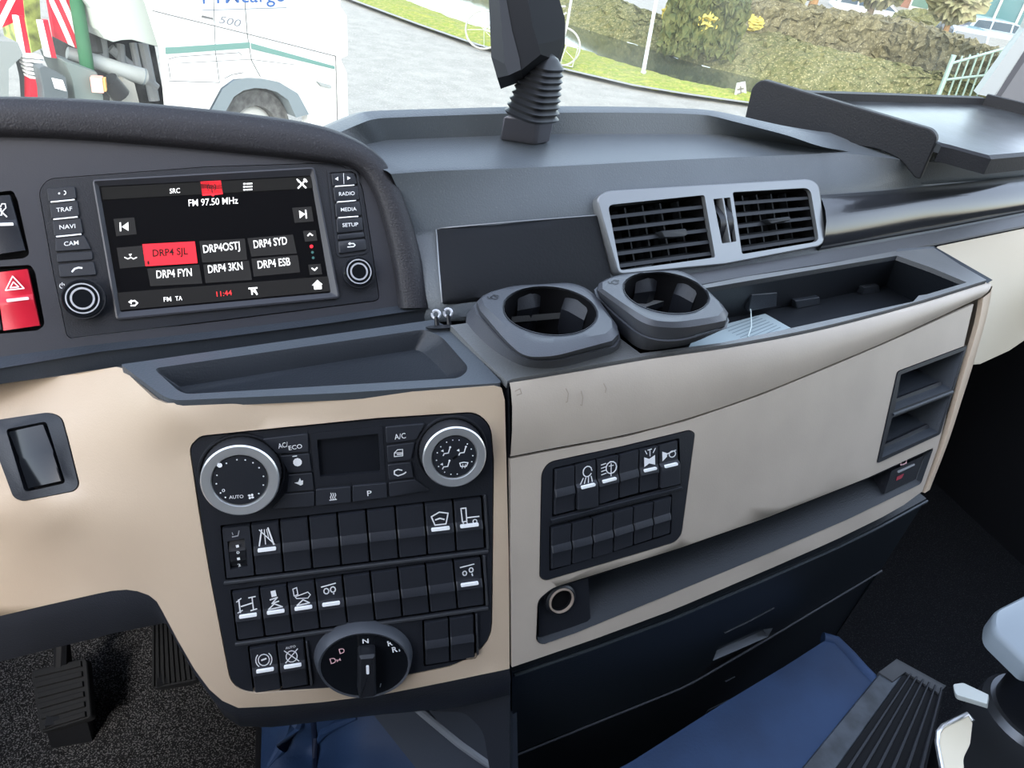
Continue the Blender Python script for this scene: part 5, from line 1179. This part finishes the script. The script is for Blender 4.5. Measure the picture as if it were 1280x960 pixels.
def strip(a, b, n=60, m=10, jit=0.0, z0=.04, z1=.04, up=0.0):
    A, B = resample(a, n), resample(b, n); rows = []
    for j in range(m+1):
        s_ = j/m; r = []
        for p, q in zip(A, B):
            P = gz(*p, z0)*(1-s_)+gz(*q, z1)*s_; P = P+np.array([0, 0, up*math.sin(math.pi*s_)])
            if jit: P = P+np.array([random.uniform(-jit, jit) for _ in range(3)])
            r.append(P)
        rows.append(r)
    return MB().loft(rows)
v = tag(obj('grass_verge', strip(KB, WS, 120, 14, .03, .04, .04, .1), grass, None, smooth=0), 'bright green grass verge along the curved kerb', 'grass', kind='stuff')
tag(obj('kerb', MB().loft([[gz(u, w, .0) for u, w in resample(KB, 60)], [gz(u, w, .09) for u, w in resample(KB, 60)], [gz(u, w-2.2, .09) for u, w in resample(KB, 60)], [gz(u, w-2.2, 0) for u, w in resample(KB, 60)]]), mat('kerb_stone', (.22, .22, .21), .8)), 'pale kerb edge between road and grass verge', 'kerb')
struct('canal', MB().loft([[gz(u, w, .012) for u, w in resample(WS, 60)], [gz(u, w-2, .012) for u, w in resample(BB, 60)]]), water, label='narrow dark canal behind the verge', smooth=0)
tag(obj('clipped_bank', strip(BB, BTT, 140, 22, .05, -.02, .85, .25), hedge, None, smooth=0), 'long clipped green bank sloping up behind the canal', 'hedge', kind='stuff')
def hedgerow(name, label, base, z0, z1, depth, m, n=90, jit=.06, kind=None):
    A = [gz(u, v, z1) for u, v in resample(base, n)]; rows = []
    for j, (s_, zz, dd) in enumerate([(0, z0, 0), (.3, None, .0), (.7, None, .0), (1, z1, 0), (1.0, z1+.02, .25), (1.0, z1+.03, .6), (1.0, z1, 1.0), (0, z0, 1.0)]):
        r = []
        for p in A:
            d = np.array([p[0], p[1], 0]); d /= np.linalg.norm(d)
            z = z0+(z1-z0)*s_ if zz is None else zz
            r.append(np.array([p[0], p[1], z])+d*dd*depth+np.array([random.uniform(-jit, jit) for _ in range(3)]))
        rows.append(r)
    # refine faces so that leaves have relief
    R2 = []
    for a, b in zip(rows, rows[1:]):
        for k in range(4):
            R2.append([p*(1-k/4)+q*k/4+np.array([random.uniform(-jit, jit) for _ in range(3)]) for p, q in zip(a, b)])
    R2.append(rows[-1])
    return tag(obj(name, MB().loft(R2), m, None, smooth=0), label, 'hedge')
hedgerow('hedge', 'dry clipped hedge running behind the green bank towards the fence', [(935, 6), (960, 7), (1040, 17), (1115, 27), (1160, 38), (1201, 51), (1240, 66), (1290, 88), (1340, 110)], .3, 1.45, 1.5, hedge2)
hedgerow('hedge', 'dark green hedge at the top edge beside the lamp post', [(838, -9), (870, -5), (905, -1), (938, 5)], .3, 1.6, 1.5, mat('dark_hedge_leaves', (.035, .05, .016), .9, bump=1, bscale=30, col2=(.085, .09, .03), vscale=8))
struct('parking_ground', MB().box((34, 52, -.75), (60, 50, .1)), asph, label='car park beyond the hedges', smooth=0)
bpy.data.objects['ground'].location.y -= 0
def blob(c, r, m, name, label, cat, sq=(1, 1, .8), n=26, jit=.12, parent=None, kind=None):
    rows = []
    for i in range(1, n):
        th = math.pi*i/n; rows.append([np.array(c)+np.array(sq)*r*(1+random.uniform(-jit, jit))*np.array([math.sin(th)*math.cos(2*math.pi*k/40), math.sin(th)*math.sin(2*math.pi*k/40), math.cos(th)]) for k in range(40)])
    o = obj(name, MB().loft(rows, True, True, True), m, parent, smooth=0)
    return tag(o, label, cat) if label else o
yb = mat('yellow_bush_leaves', (.40, .31, .06), .9, bump=1, bscale=20, col2=(.38, .35, .10), vscale=8)
def at(u, v, d):
    r = ray(u, v); return CAM+r*d/np.linalg.norm(r[:2])
blob(at(868, 21, 21.5), .55, yb, 'yellow_bush', 'yellow bush standing on the bank beside the dark hedge', 'bush', (1.5, 1, .75))
blob(at(930, 26, 23.5), .40, yb, 'yellow_bush', 'low yellow bush at the foot of the orange tree trunk', 'bush', (1.4, 1, .6))
# lamp post, sign, bicycle
lp = gz(803, 96, .04); tp = W(833, -70, Zat(803, 96, .04-CAMZ)*.985)
t = thing('lamp_post', 'slender white lamp post standing on the grass verge by the canal', 'lamp post', lp)
obj('pole', MB().tube([lp, lp+(tp-lp)*.6, tp], [.045, .038, .03], 10), mat('lamp_post_white', (.45, .48, .52), .4), t)
obj('collar', MB().tube([lp+np.array([0, 0, 0]), lp+np.array([0, 0, .12])], .06, 10), mat('post_grey', (.4, .42, .43), .5), t)
lp = gz(922, 124, .04); r_ = Wall(gz(915, 124, .04), gz(934, 122, .04))
t = thing('kerb_sign', 'small white marker stone with dark marks at the kerb', 'sign', lp)
q = [(917, 124), (921, 105), (932, 103), (933.5, 121)]
obj('board', MB().prism([r_.P(*p) for p in q], [r_.P(*p)+np.array([.05, .1, 0]) for p in q]), mat('sign_white', (.45, .45, .42), .5), t)
obj('mark', MB().stroke(r_, [(922, 112), (929, 110.5)], 2.4, .004).stroke(r_, [(922, 117.5), (929, 116)], 2.2, .004).stroke(r_, [(925.5, 108), (926.5, 119)], 1.8, .004), mat('sign_dark', (.16, .15, .13), .6), t)
bw = Wall(gz(604, 60, .1), gz(716, 84, .1)); bwm = mat('bicycle_white', (.35, .36, .35), .4); btm = mat('bicycle_tyre', (.28, .28, .26), .6)
t = thing('bicycle', 'pale bicycle parked on the verge behind the bellows mount', 'bicycle', bw.P(660, 75))
for c in ((605, 37), (702, 58)):
    k = obj('wheel', MB().tube([bw.P(*p) for p in ell(c[0], c[1], 23, 24, 28)]+[bw.P(c[0]+23, c[1])], .022, 8, cap=False), btm, t)
    obj('spokes', MB().tube([bw.P(c[0]-21, c[1]), bw.P(c[0]+21, c[1])], .006, 5).tube([bw.P(c[0], c[1]-22), bw.P(c[0], c[1]+22)], .006, 5).tube([bw.P(c[0]-15, c[1]-16), bw.P(c[0]+15, c[1]+16)], .006, 5), bwm, k)
obj('frame', MB().tube([bw.P(605, 37), bw.P(640, 10), bw.P(650, 52), bw.P(605, 37)], .02, 8).tube([bw.P(640, 10), bw.P(707, 8)], .02, 8).tube([bw.P(650, 52), bw.P(708, 16)], .02, 8), bwm, t)
obj('fork', MB().tube([bw.P(702, 58), bw.P(709, 30), bw.P(716, -12)], .03, 8), bwm, t)
obj('handlebar', MB().tube([bw.P(706, -12), bw.P(716, -14), bw.P(722, -8)], .02, 8), bwm, t)
obj('basket', MB().tube([bw.P(*p, .05) for p in ((709, 56), (723, 60), (716, 83), (700, 80), (709, 56))], .014, 6), bwm, t)
# trees
bark = mat('bark', (.15, .12, .085), .9, bump=1, bscale=14); barko = mat('bark_orange', (.25, .15, .075), .9, bump=1, bscale=14); tl_ = mat('bare_twigs', (.2, .18, .11), .9, bump=1, bscale=16, col2=(.22, .22, .12), vscale=5)
def tree(label, p0, p1, d, r, m, crown=None):
    a, b = at(*p0, d), at(*p1, d); t = thing('tree', label, 'tree', a, 'trees beyond the hedges')
    obj('trunk', MB().tube([a, .5*(a+b), b, b+(b-a)*.6], [r*1.15, r, r*.8, r*.6], 10), m, t)
    if crown is not None: blob(at(*crown[:2], d), crown[2], tl_, 'crown', None, None, jit=.3, parent=t)
    return t
tree('thin pale trunk standing before the white car', (1081, 32), (1096, -6), 34, .13, bark, (1105, -34, 1.2))
tree('thin tree with twiggy crown beside the blue estate car', (1177, 52), (1193, 10), 34, .10, barko, (1198, -3, .9))
tree('orange brown trunk at the top edge left of the cars', (940, 22), (953, -10), 26, .22, barko, (962, -40, 1.3))
tree('slim grey trunk between dark hedge and orange trunk', (927, 26), (934, -10), 25, .10, bark)
tree('brown trunk at the top edge left of the silver van', (1013, 14), (1022, -10), 30, .14, barko)
# cars
tyre = mat('tyre_rubber', (.02, .02, .02), .8); cglass = mat('car_glass', (.05, .07, .09), .1)
def car(name, label, u, v, d, yaw, col, L_=4.4, H=1.5, van=False):
    p = at(u, v, d); base = np.array([p[0], p[1], -.70]); c, s_ = math.cos(yaw), math.sin(yaw)
    T = lambda x, y, z: base+np.array([c*x-s_*y, s_*x+c*y, z*H/1.5])
    t = thing(name, label, 'car', base); Wd = .86
    sidep = [(-2.1, .35), (-2.15, .8), (-2.05, 1.0), (1.2, 1.0), (2.0, .85), (2.15, .6), (2.1, .3)]
    cabp = [(-2.05, .98), (-1.85, 1.42), (-1.4, 1.5), (.1, 1.5), (.5, 1.42), (1.25, .99)]
    pm = mat(name+'_paint', col, .25, coat=.5)
    sh = lambda pl, y, k=1: [T(x*L_/4.3, y*k, z) for x, z in pl]
    mb = MB(); mb.loft([sh(sidep, -Wd*.94), sh(sidep, -Wd), sh(sidep, Wd), sh(sidep, Wd*.94)], True, True, True)
    mb.loft([sh(cabp, -Wd*.80), sh(cabp, Wd*.80)], True, True, True); obj('body', mb, pm, t, smooth=25)
    for y in (-1, 1):
        for q in (((-1.85, 1.03), (-1.72, 1.38), (-1.0, 1.42), (-.98, 1.03)), ((-.9, 1.03), (-.9, 1.42), (.05, 1.43), (.1, 1.03)), ((.2, 1.03), (.14, 1.42), (.42, 1.38), (1.0, 1.03))):
            mb = MB().prism(sh(q, y*Wd*.78), sh(q, y*Wd*.82)); obj('side_window', mb, cglass, t, smooth=0)
        for x in (-1.35, 1.35):
            mb = MB().tube([T(x*L_/4.3, y*Wd*.78, .33), T(x*L_/4.3, y*Wd*1.02, .33)], .33, 20); w = obj('wheel', mb, tyre, t)
            obj('hub', MB().tube([T(x*L_/4.3, y*Wd*1.0, .33), T(x*L_/4.3, y*Wd*1.04, .33)], .2, 14), silver, w)
    q = ((1.22, -.66, 1.02), (1.22, .66, 1.02), (.5, .6, 1.4), (.5, -.6, 1.4))
    obj('windscreen', MB().prism([T(x*L_/4.3+.03, y, z) for x, y, z in q], [T(x*L_/4.3+.0, y, z-.02) for x, y, z in q]), cglass, t, smooth=0)
    q = ((-2.05, -.62, 1.04), (-2.05, .62, 1.04), (-1.9, .58, 1.38), (-1.9, -.58, 1.38))
    obj('rear_window', MB().prism([T(x*L_/4.3-.03, y, z) for x, y, z in q], [T(x*L_/4.3+.03, y, z) for x, y, z in q]), cglass, t, smooth=0)
    return t
car('car', 'white car parked behind the hedge by the brick windows', 1088, 20, 50, math.radians(-28), (.45, .46, .47))
car('car', 'silver van with dark rear window at the left end of the car park', 1034, 11, 60, math.radians(30), (.28, .31, .34), H=1.7)
car('car', 'dark blue grey estate car parked next to the tree with twigs', 1198, 38, 40, math.radians(60), (.14, .20, .27), H=1.65)
car('car', 'pale blue car at the far right of the car park', 1250, 43, 52, math.radians(-20), (.32, .40, .46))
# building
brick = mat('building_brick', (.22, .11, .075), .85, var=.25, vscale=3); wf = mat('window_frame_white', (.42, .42, .40), .5); bgl = mat('building_glass', (.10, .16, .13), .1); teal = mat('teal_glass', (.07, .15, .16), .12)
a, b = at(940, 0, 66), at(1300, 34, 58); a[2] = b[2] = -.7; bw2 = Wall(a, b); d = (b-a)/np.linalg.norm(b-a); nrm = bw2.n if bw2.n @ (CAM-a) > 0 else -bw2.n
LB_ = np.linalg.norm(b-a); Bx = lambda x, o, z: a+d*x+nrm*o+np.array([0, 0, z])
t = thing('office_building', 'brick office building with white framed windows beyond the car park', 'building', a)
def bbox(name, x0, x1, z0, z1, o0, o1, m, par, **k):
    return obj(name, MB().prism([Bx(x0, o0, z0), Bx(x1, o0, z0), Bx(x1, o1, z0), Bx(x0, o1, z0)], [Bx(x0, o0, z1), Bx(x1, o0, z1), Bx(x1, o1, z1), Bx(x0, o1, z1)]), m, par, smooth=0, **k)
bbox('wall', 0, LB_+6, 0, 7, -6, 0, brick, t)
tow = LB_*.80
x = 1.0
while x < tow-3.2:
    k = bbox('window', x, x+2.5, .7, 4.2, 0, .06, wf, t); bbox('pane', x+.12, x+1.2, .9, 4.1, .05, .09, bgl, k); bbox('pane', x+1.3, x+2.38, .9, 4.1, .05, .09, bgl, k); x += 3.5
bbox('glass_front', tow, tow+6.5, .2, 7, 0, .3, teal, t)
for i in range(5): bbox('mullion', tow+1.3*i, tow+1.3*i+.12, .2, 7, .3, .4, wf, t)
blob(at(1152, 34, 45), .9, hedge, 'round_bush', 'round green bush before the office building between the cars', 'bush', (2.0, 1.2, .8))
# steel fence at the far right
fa, fb = gz(1172, 120, .1), None
fr0 = Zat(1172, 120, .1-CAMZ)*.86; fw = Wall(W(1172, 120, fr0), W(1270, 120, fr0*1.10))
t = thing('steel_fence', 'pale green barred steel fence ending at a post beside the pillar', 'fence', W(1172, 120, fr0))
fm_ = mat('fence_pale_green', (.22, .30, .27), .45)
obj('post', MB().tube([fw.P(1171, 124), fw.P(1192.5, 69)], .055, 8), fm_, t)
obj('rail', MB().tube([fw.P(1190, 79), fw.P(1268, 57)], .03, 6), fm_, t); obj('rail', MB().tube([fw.P(1180, 100), fw.P(1250, 92), fw.P(1290, 88)], .03, 6), fm_, t)
for i in range(10):
    x = 1181+i*9.2; obj('bar', MB().tube([fw.P(x+2-i*.2, 126), fw.P(x+22+i*.6, 70-i*1.6)], .022, 6), fm_, t)

# ------------------------------------------------------------ white truck on the left
arch3 = np.array([.1454, 6.492, -1.55])*1.28+CAM; al = math.radians(35)
TW = Wall(arch3, arch3+np.array([math.cos(al), math.sin(al), 0]))
tn = TW.n if TW.n @ (CAM-arch3) > 0 else -TW.n
twm = mat('truck_white', (.60, .61, .61), .35, coat=.2); tline = mat('panel_gap_grey', (.11, .11, .115), .6); tgreen = mat('truck_green_stripe', (.10, .20, .18), .5); tgrey = mat('arch_grey', (.14, .17, .19), .5)
t = thing('truck', 'white truck with a green stripe and 500 on its side, parked at the upper left', 'truck', np.array([TW.P(330, 150)[0], TW.P(330, 150)[1], 0]))
ARCH = [(262, 136), (276, 110), (291, 99), (308, 96.6), (325, 97.5), (347, 102), (370, 116), (384, 142)]
def OFF(o): return Wall(arch3+tn*o, arch3+tn*o+np.array([math.cos(al), math.sin(al), 0]))
CABO = [(186, -120), (187, 0), (207, 66), (214, 150), (222, 240), (262, 240)]+ARCH+[(392, 240), (422, 240), (421, 140), (419, 72), (418, -120)]
obj('cab', MB().sheet(TW, CABO, (), .10, 0), twm, t, smooth=0)
obj('front_corner', MB().slab(TW, rpoly([(420, -120), (424, 8), (432, 19), (433, 69), (424, 73), (432, 90), (434, 150), (436, 240), (424, 240), (422, 140), (420, 72)], 2), -.5, .03, .02, .8), twm, t)
obj('arch_lining', MB().loft([[TW.P(*p, .03) for p in ARCH], [TW.P(*p, .03) for p in [(276, 145), (290, 120), (302, 112), (316, 109), (330, 110), (344, 114), (358, 124), (368, 146)]], [TW.P(*p, -.3) for p in [(276, 145), (290, 120), (302, 112), (316, 109), (330, 110), (344, 114), (358, 124), (368, 146)]]]), tgrey, t, smooth=0)
wc = TW.P(325, 172, -.12); wx = np.array([math.cos(al), math.sin(al), 0])
lpw = lambda r, o: [wc-tn*.0+tn*o+r*(math.cos(2*math.pi*k/40)*wx+math.sin(2*math.pi*k/40)*np.array([0, 0, 1])) for k in range(40)]
rw = (TW.P(325, 112)[2]-wc[2])
kw = obj('wheel', MB().loft([lpw(rw, -.3), lpw(rw, -.02), lpw(rw*.94, .03), lpw(rw*.62, .03), lpw(rw*.58, -.05)], True, True, True), mat('dusty_tyre', (.10, .10, .10), .9, bump=1, bscale=30, var=.6, vscale=14), t)
obj('hub', MB().loft([lpw(rw*.58, -.04), lpw(rw*.5, .0), lpw(rw*.2, .05)], True, False, True), mat('hub_grey', (.35, .35, .33), .6), kw)
S_ = lambda pl, w: obj('panel_gap', MB().stroke(TW, pl, w, .004), tline, t)
S_([(306, -60), (306, 6), (309, 45), (314, 75), (325, 95.6)], 1.1); S_([(266, -60), (267, 9), (269, 65), (274, 103)], .9)
S_([(190, 13), (220, 20.6), (308, 42), (419, 70)], 1.1); S_([(211, 101), (273.5, 103)], .9); S_([(210, 79), (213, 99)], .9); S_([(210, 74), (220, 71), (299, 65.6), (302, 69)], .9); S_([(220, 79), (312, 74), (370, 81)], .7); S_([(280, 98), (290, 93), (304, 90.6)], .9); S_([(419, 70), (420, 78), (421.6, 160)], 1.6)
for q in ([(206, 59), (220, 58.5), (312, 52.5), (312, 60), (220, 66.6), (206.5, 67.5)], [(313, 53.4), (418, 82.5), (418, 86.5), (313.7, 61)]): obj('stripe', MB().fill(TW, q, .006), tgreen, t)
obj('number_lettering', MB().text(TW, '500', (272.5, 28.2), (299, 33.4), 9, .006, ital=.2), mat('dark_lettering', (.16, .17, .20), .5), t)
obj('name_lettering', MB().text(TW, 'PTMcargo', (253, 4.5), (357, 1.5), 19, .006), mat('blue_lettering', (.02, .08, .26), .5), t)
obj('underline', MB().stroke(TW, [(251.5, 12.6), (358, 9.4)], 1.0, .006), mat('grey_lettering', (.13, .16, .2), .5), t)
obj('badge', MB().fill(TW, [(252, 18.8), (266, 22), (266, 24.6), (251, 21.6)], .006), tline, t)
mb = MB(); s2 = lambda pl: mb.stroke(TW, pl, 1.0, .006)
s2([(321, 18), (333, 22), (344, 27), (347, 31)]); s2([(315, 28), (317, 36), (325, 41), (347, 45)]); s2([(330, 25), (340, 31)]); s2([(327, 33), (328, 40)])
obj('line_motif', mb, mat('motif_grey', (.5, .5, .5), .5), t)
obj('step_handle', MB().slab(TW, [(394, 101), (412, 106), (413, 110), (399, 107)], 0, .03, .01, .4), mat('handle_dark', (.25, .27, .27), .5), t)
# rear of the cab and the gear behind it
def P3(u, v, o): return OFF(o).P(u, v)
dirt = mat('dirty_machinery', (.012, .013, .015), .8, bump=1, bscale=12, col2=(.06, .063, .066), vscale=7)
obj('rear_fairing', MB().slab(OFF(-0.25), [(100, -120), (105, 0), (114, 11), (122, 37), (131, 49), (142, 53), (153, 50.5), (165, 50), (202, 60), (193, 0), (192, -120)], -0.65, 0, .02, .8), mat('fairing_pale', (.38, .42, .40), .45), t, smooth=0)
obj('chassis', MB().slab(OFF(-0.95), [(104, 10), (190, 40), (206, 126), (206, 240), (110, 240), (96, 60)], -0.45, 0), dirt, t, smooth=0)
for (p, q, r) in (((178, 54), (193, 126), .05), ((150, 56), (153, 90), .04), ((126, 50), (130, 82), .05), ((166, 54), (174, 92), .035), ((112, 24), (120, 66), .06), ((138, 60), (196, 110), .04)):
    obj('strut', MB().tube([P3(*p, -.7), P3(*q, -.6)], r, 8), mat('strut_grey', (.28, .29, .30), .6) if r < .06 else dirt, t)
pg = mat('pipe_grey', (.28, .30, .30), .4)
k = obj('exhaust_pipe', MB().tube([P3(84, 66, -.5), P3(120, 77, -.45), P3(152, 88, -.4), P3(180, 96, -.4)], [.05, .065, .07, .075], 14), pg, t)
obj('pipe_mouth', MB().tube([P3(178, 95.5, -.4), P3(181.5, 96.5, -.39)], .075, 14), tgrey, k)
obj('gear_cover', MB().slab(OFF(-0.2), rpoly([(79, 75), (122, 90), (130, 122), (130, 160), (98, 160), (90, 100)], 3), -0.4, 0, .03, 1), mat('cover_grey_green', (.13, .16, .155), .5), t, smooth=0)
obj('mudflap', MB().slab(OFF(-0.3), [(154, 97), (168, 104), (174, 128), (176, 170), (150, 170)], -0.2, 0), mat('mudflap_grey', (.26, .26, .24), .7), t, smooth=0)
obj('black_hose', MB().tube([P3(135, 100, -.2), P3(151, 119, -.2)], .085, 12), blackp, t)
obj('marker_lamp', MB().box(P3(122, 105, -.15), (.09, .09, .12)), mat('lamp_red_clear', (.75, .35, .30), .3), t); obj('marker_lamp', MB().box(P3(127, 105, -.15), (.07, .08, .1)), mat('lamp_amber', (.85, .45, .15), .3), t)
k = obj('battery_box', MB().slab(OFF(-0.1), rpoly([(48, 84), (56, 82), (83, 96), (86, 118), (86, 150), (56, 150), (54, 112)], 3), -0.4, 0, .03, 1), mat('battery_box_grey', (.075, .09, .10), .5), t, smooth=0)
obj('box_label', MB().fill(OFF(-.1), [(64, 97), (78, 100), (83, 114), (68, 110)], .005), white, k)
# warning boards and marker posts beside the truck
rw_r = mat('warning_red', (.45, .012, .03), .5); rw_w = mat('warning_white', (.85, .85, .85), .5)
def board(label, q, n, rev):
    t = thing('warning_board', label, 'warning board', np.array([*P3(*bil(q, .5, 1), -.4)[:2], P3(*bil(q, .5, 1), -.4)[2]]), 'red and white warning boards')
    obj('panel', MB().slab(OFF(-0.4), q, -0.05, 0), rw_r, t, smooth=0)
    for i in range(n):
        x0 = (i+.1)/n; x1 = (i+.6)/n; f = lambda x, y: bil(q, x, y)
        s_ = .45 if not rev else -.45
        pts = [(x0-s_, 0), (x1-s_, 0), (x1+s_, 1), (x0+s_, 1)]
        pts2 = []
        for (xa, ya), (xb, yb_) in zip(pts, pts[1:]+pts[:1]): pts2 += [(xa+(xb-xa)*k/12, ya+(yb_-ya)*k/12) for k in range(12)]
        pts2 = [(min(1, max(0, x)), y) for x, y in pts2]
        obj('white_stripe', MB().fill(OFF(-.40), [f(*p) for p in pts2], .004), rw_w, t, smooth=0)
board('large red and white diagonal striped board beside the green post', [(56, -30), (88, -30), (101, 63), (69, 47)], 2, False)
board('red and white striped board at the left edge of the windscreen view', [(-14, -30), (26, -30), (31, 22), (-14, 42)], 2, True)
def mpost(label, q):
    t = thing('marker_post', label, 'marker post', P3(*bil(q, .5, 1), -.3), 'narrow marker posts by the truck')
    obj('red_half', MB().slab(OFF(-0.3), [bil(q, .45, 0), bil(q, 1, 0), bil(q, 1, 1), bil(q, .45, 1)], -0.04, 0), rw_r, t, smooth=0)
    obj('white_half', MB().slab(OFF(-0.3), [bil(q, 0, 0), bil(q, .45, 0), bil(q, .45, 1), bil(q, 0, 1)], -0.04, 0), rw_w, t, smooth=0)
mpost('left of the two narrow red and white marker posts', [(18, 20), (30, 20), (39, 68), (26, 66)]); mpost('right of the two narrow red and white marker posts', [(48, 26), (60, 25), (71, 73), (58, 71)])
tag(obj('green_post', MB().tube([P3(92, -40, -.35), P3(97, 10, -.35), P3(107, 71, -.35), P3(112, 110, -.35)], .055, 12), mat('post_green', (.018, .10, .045), .8, bump=1, bscale=30)), 'dark green padded post between the striped board and the truck', 'post')
tag(obj('grey_container', MB().slab(OFF(-0.2), [(-14, 50), (22, 53), (29, 69), (11, 86), (11, 150), (-14, 150)], -0.5, 0), mat('container_grey', (.2, .22, .22), .6), smooth=0), 'grey metal bin at the left edge below the striped board', 'container')
t = thing('slatted_box', 'small white slatted box with a red foot under the marker posts', 'box', P3(42, 101, -.3))
for i in range(6):
    y = 69+5.2*i; obj('slat', MB().slab(OFF(-0.2), [(28+i*1.7, y), (54-i*.6, y+2), (54-i*.6, y+5), (29+i*1.7, y+3)], -0.1, 0), rw_w, t, smooth=0)
obj('foot', MB().slab(OFF(-0.2), [(38, 98), (52, 99), (52, 160), (38, 160)], -0.1, 0), rw_r, t, smooth=0)
obj('backing', MB().slab(OFF(-0.3), [(28, 69), (54, 71), (52, 99), (38, 98)], -0.06, 0), tgrey, t, smooth=0)
tag(obj('green_shrub', MB().slab(OFF(-0.9), [(28, -30), (48, -30), (53, 60), (40, 66), (30, 10)], -0.5, 0), mat('shrub_leaves', (.35, .42, .12), .9, bump=1, bscale=20, col2=(.12, .14, .06), vscale=10), smooth=0), 'yellow green shrub seen between the striped boards', 'shrub')
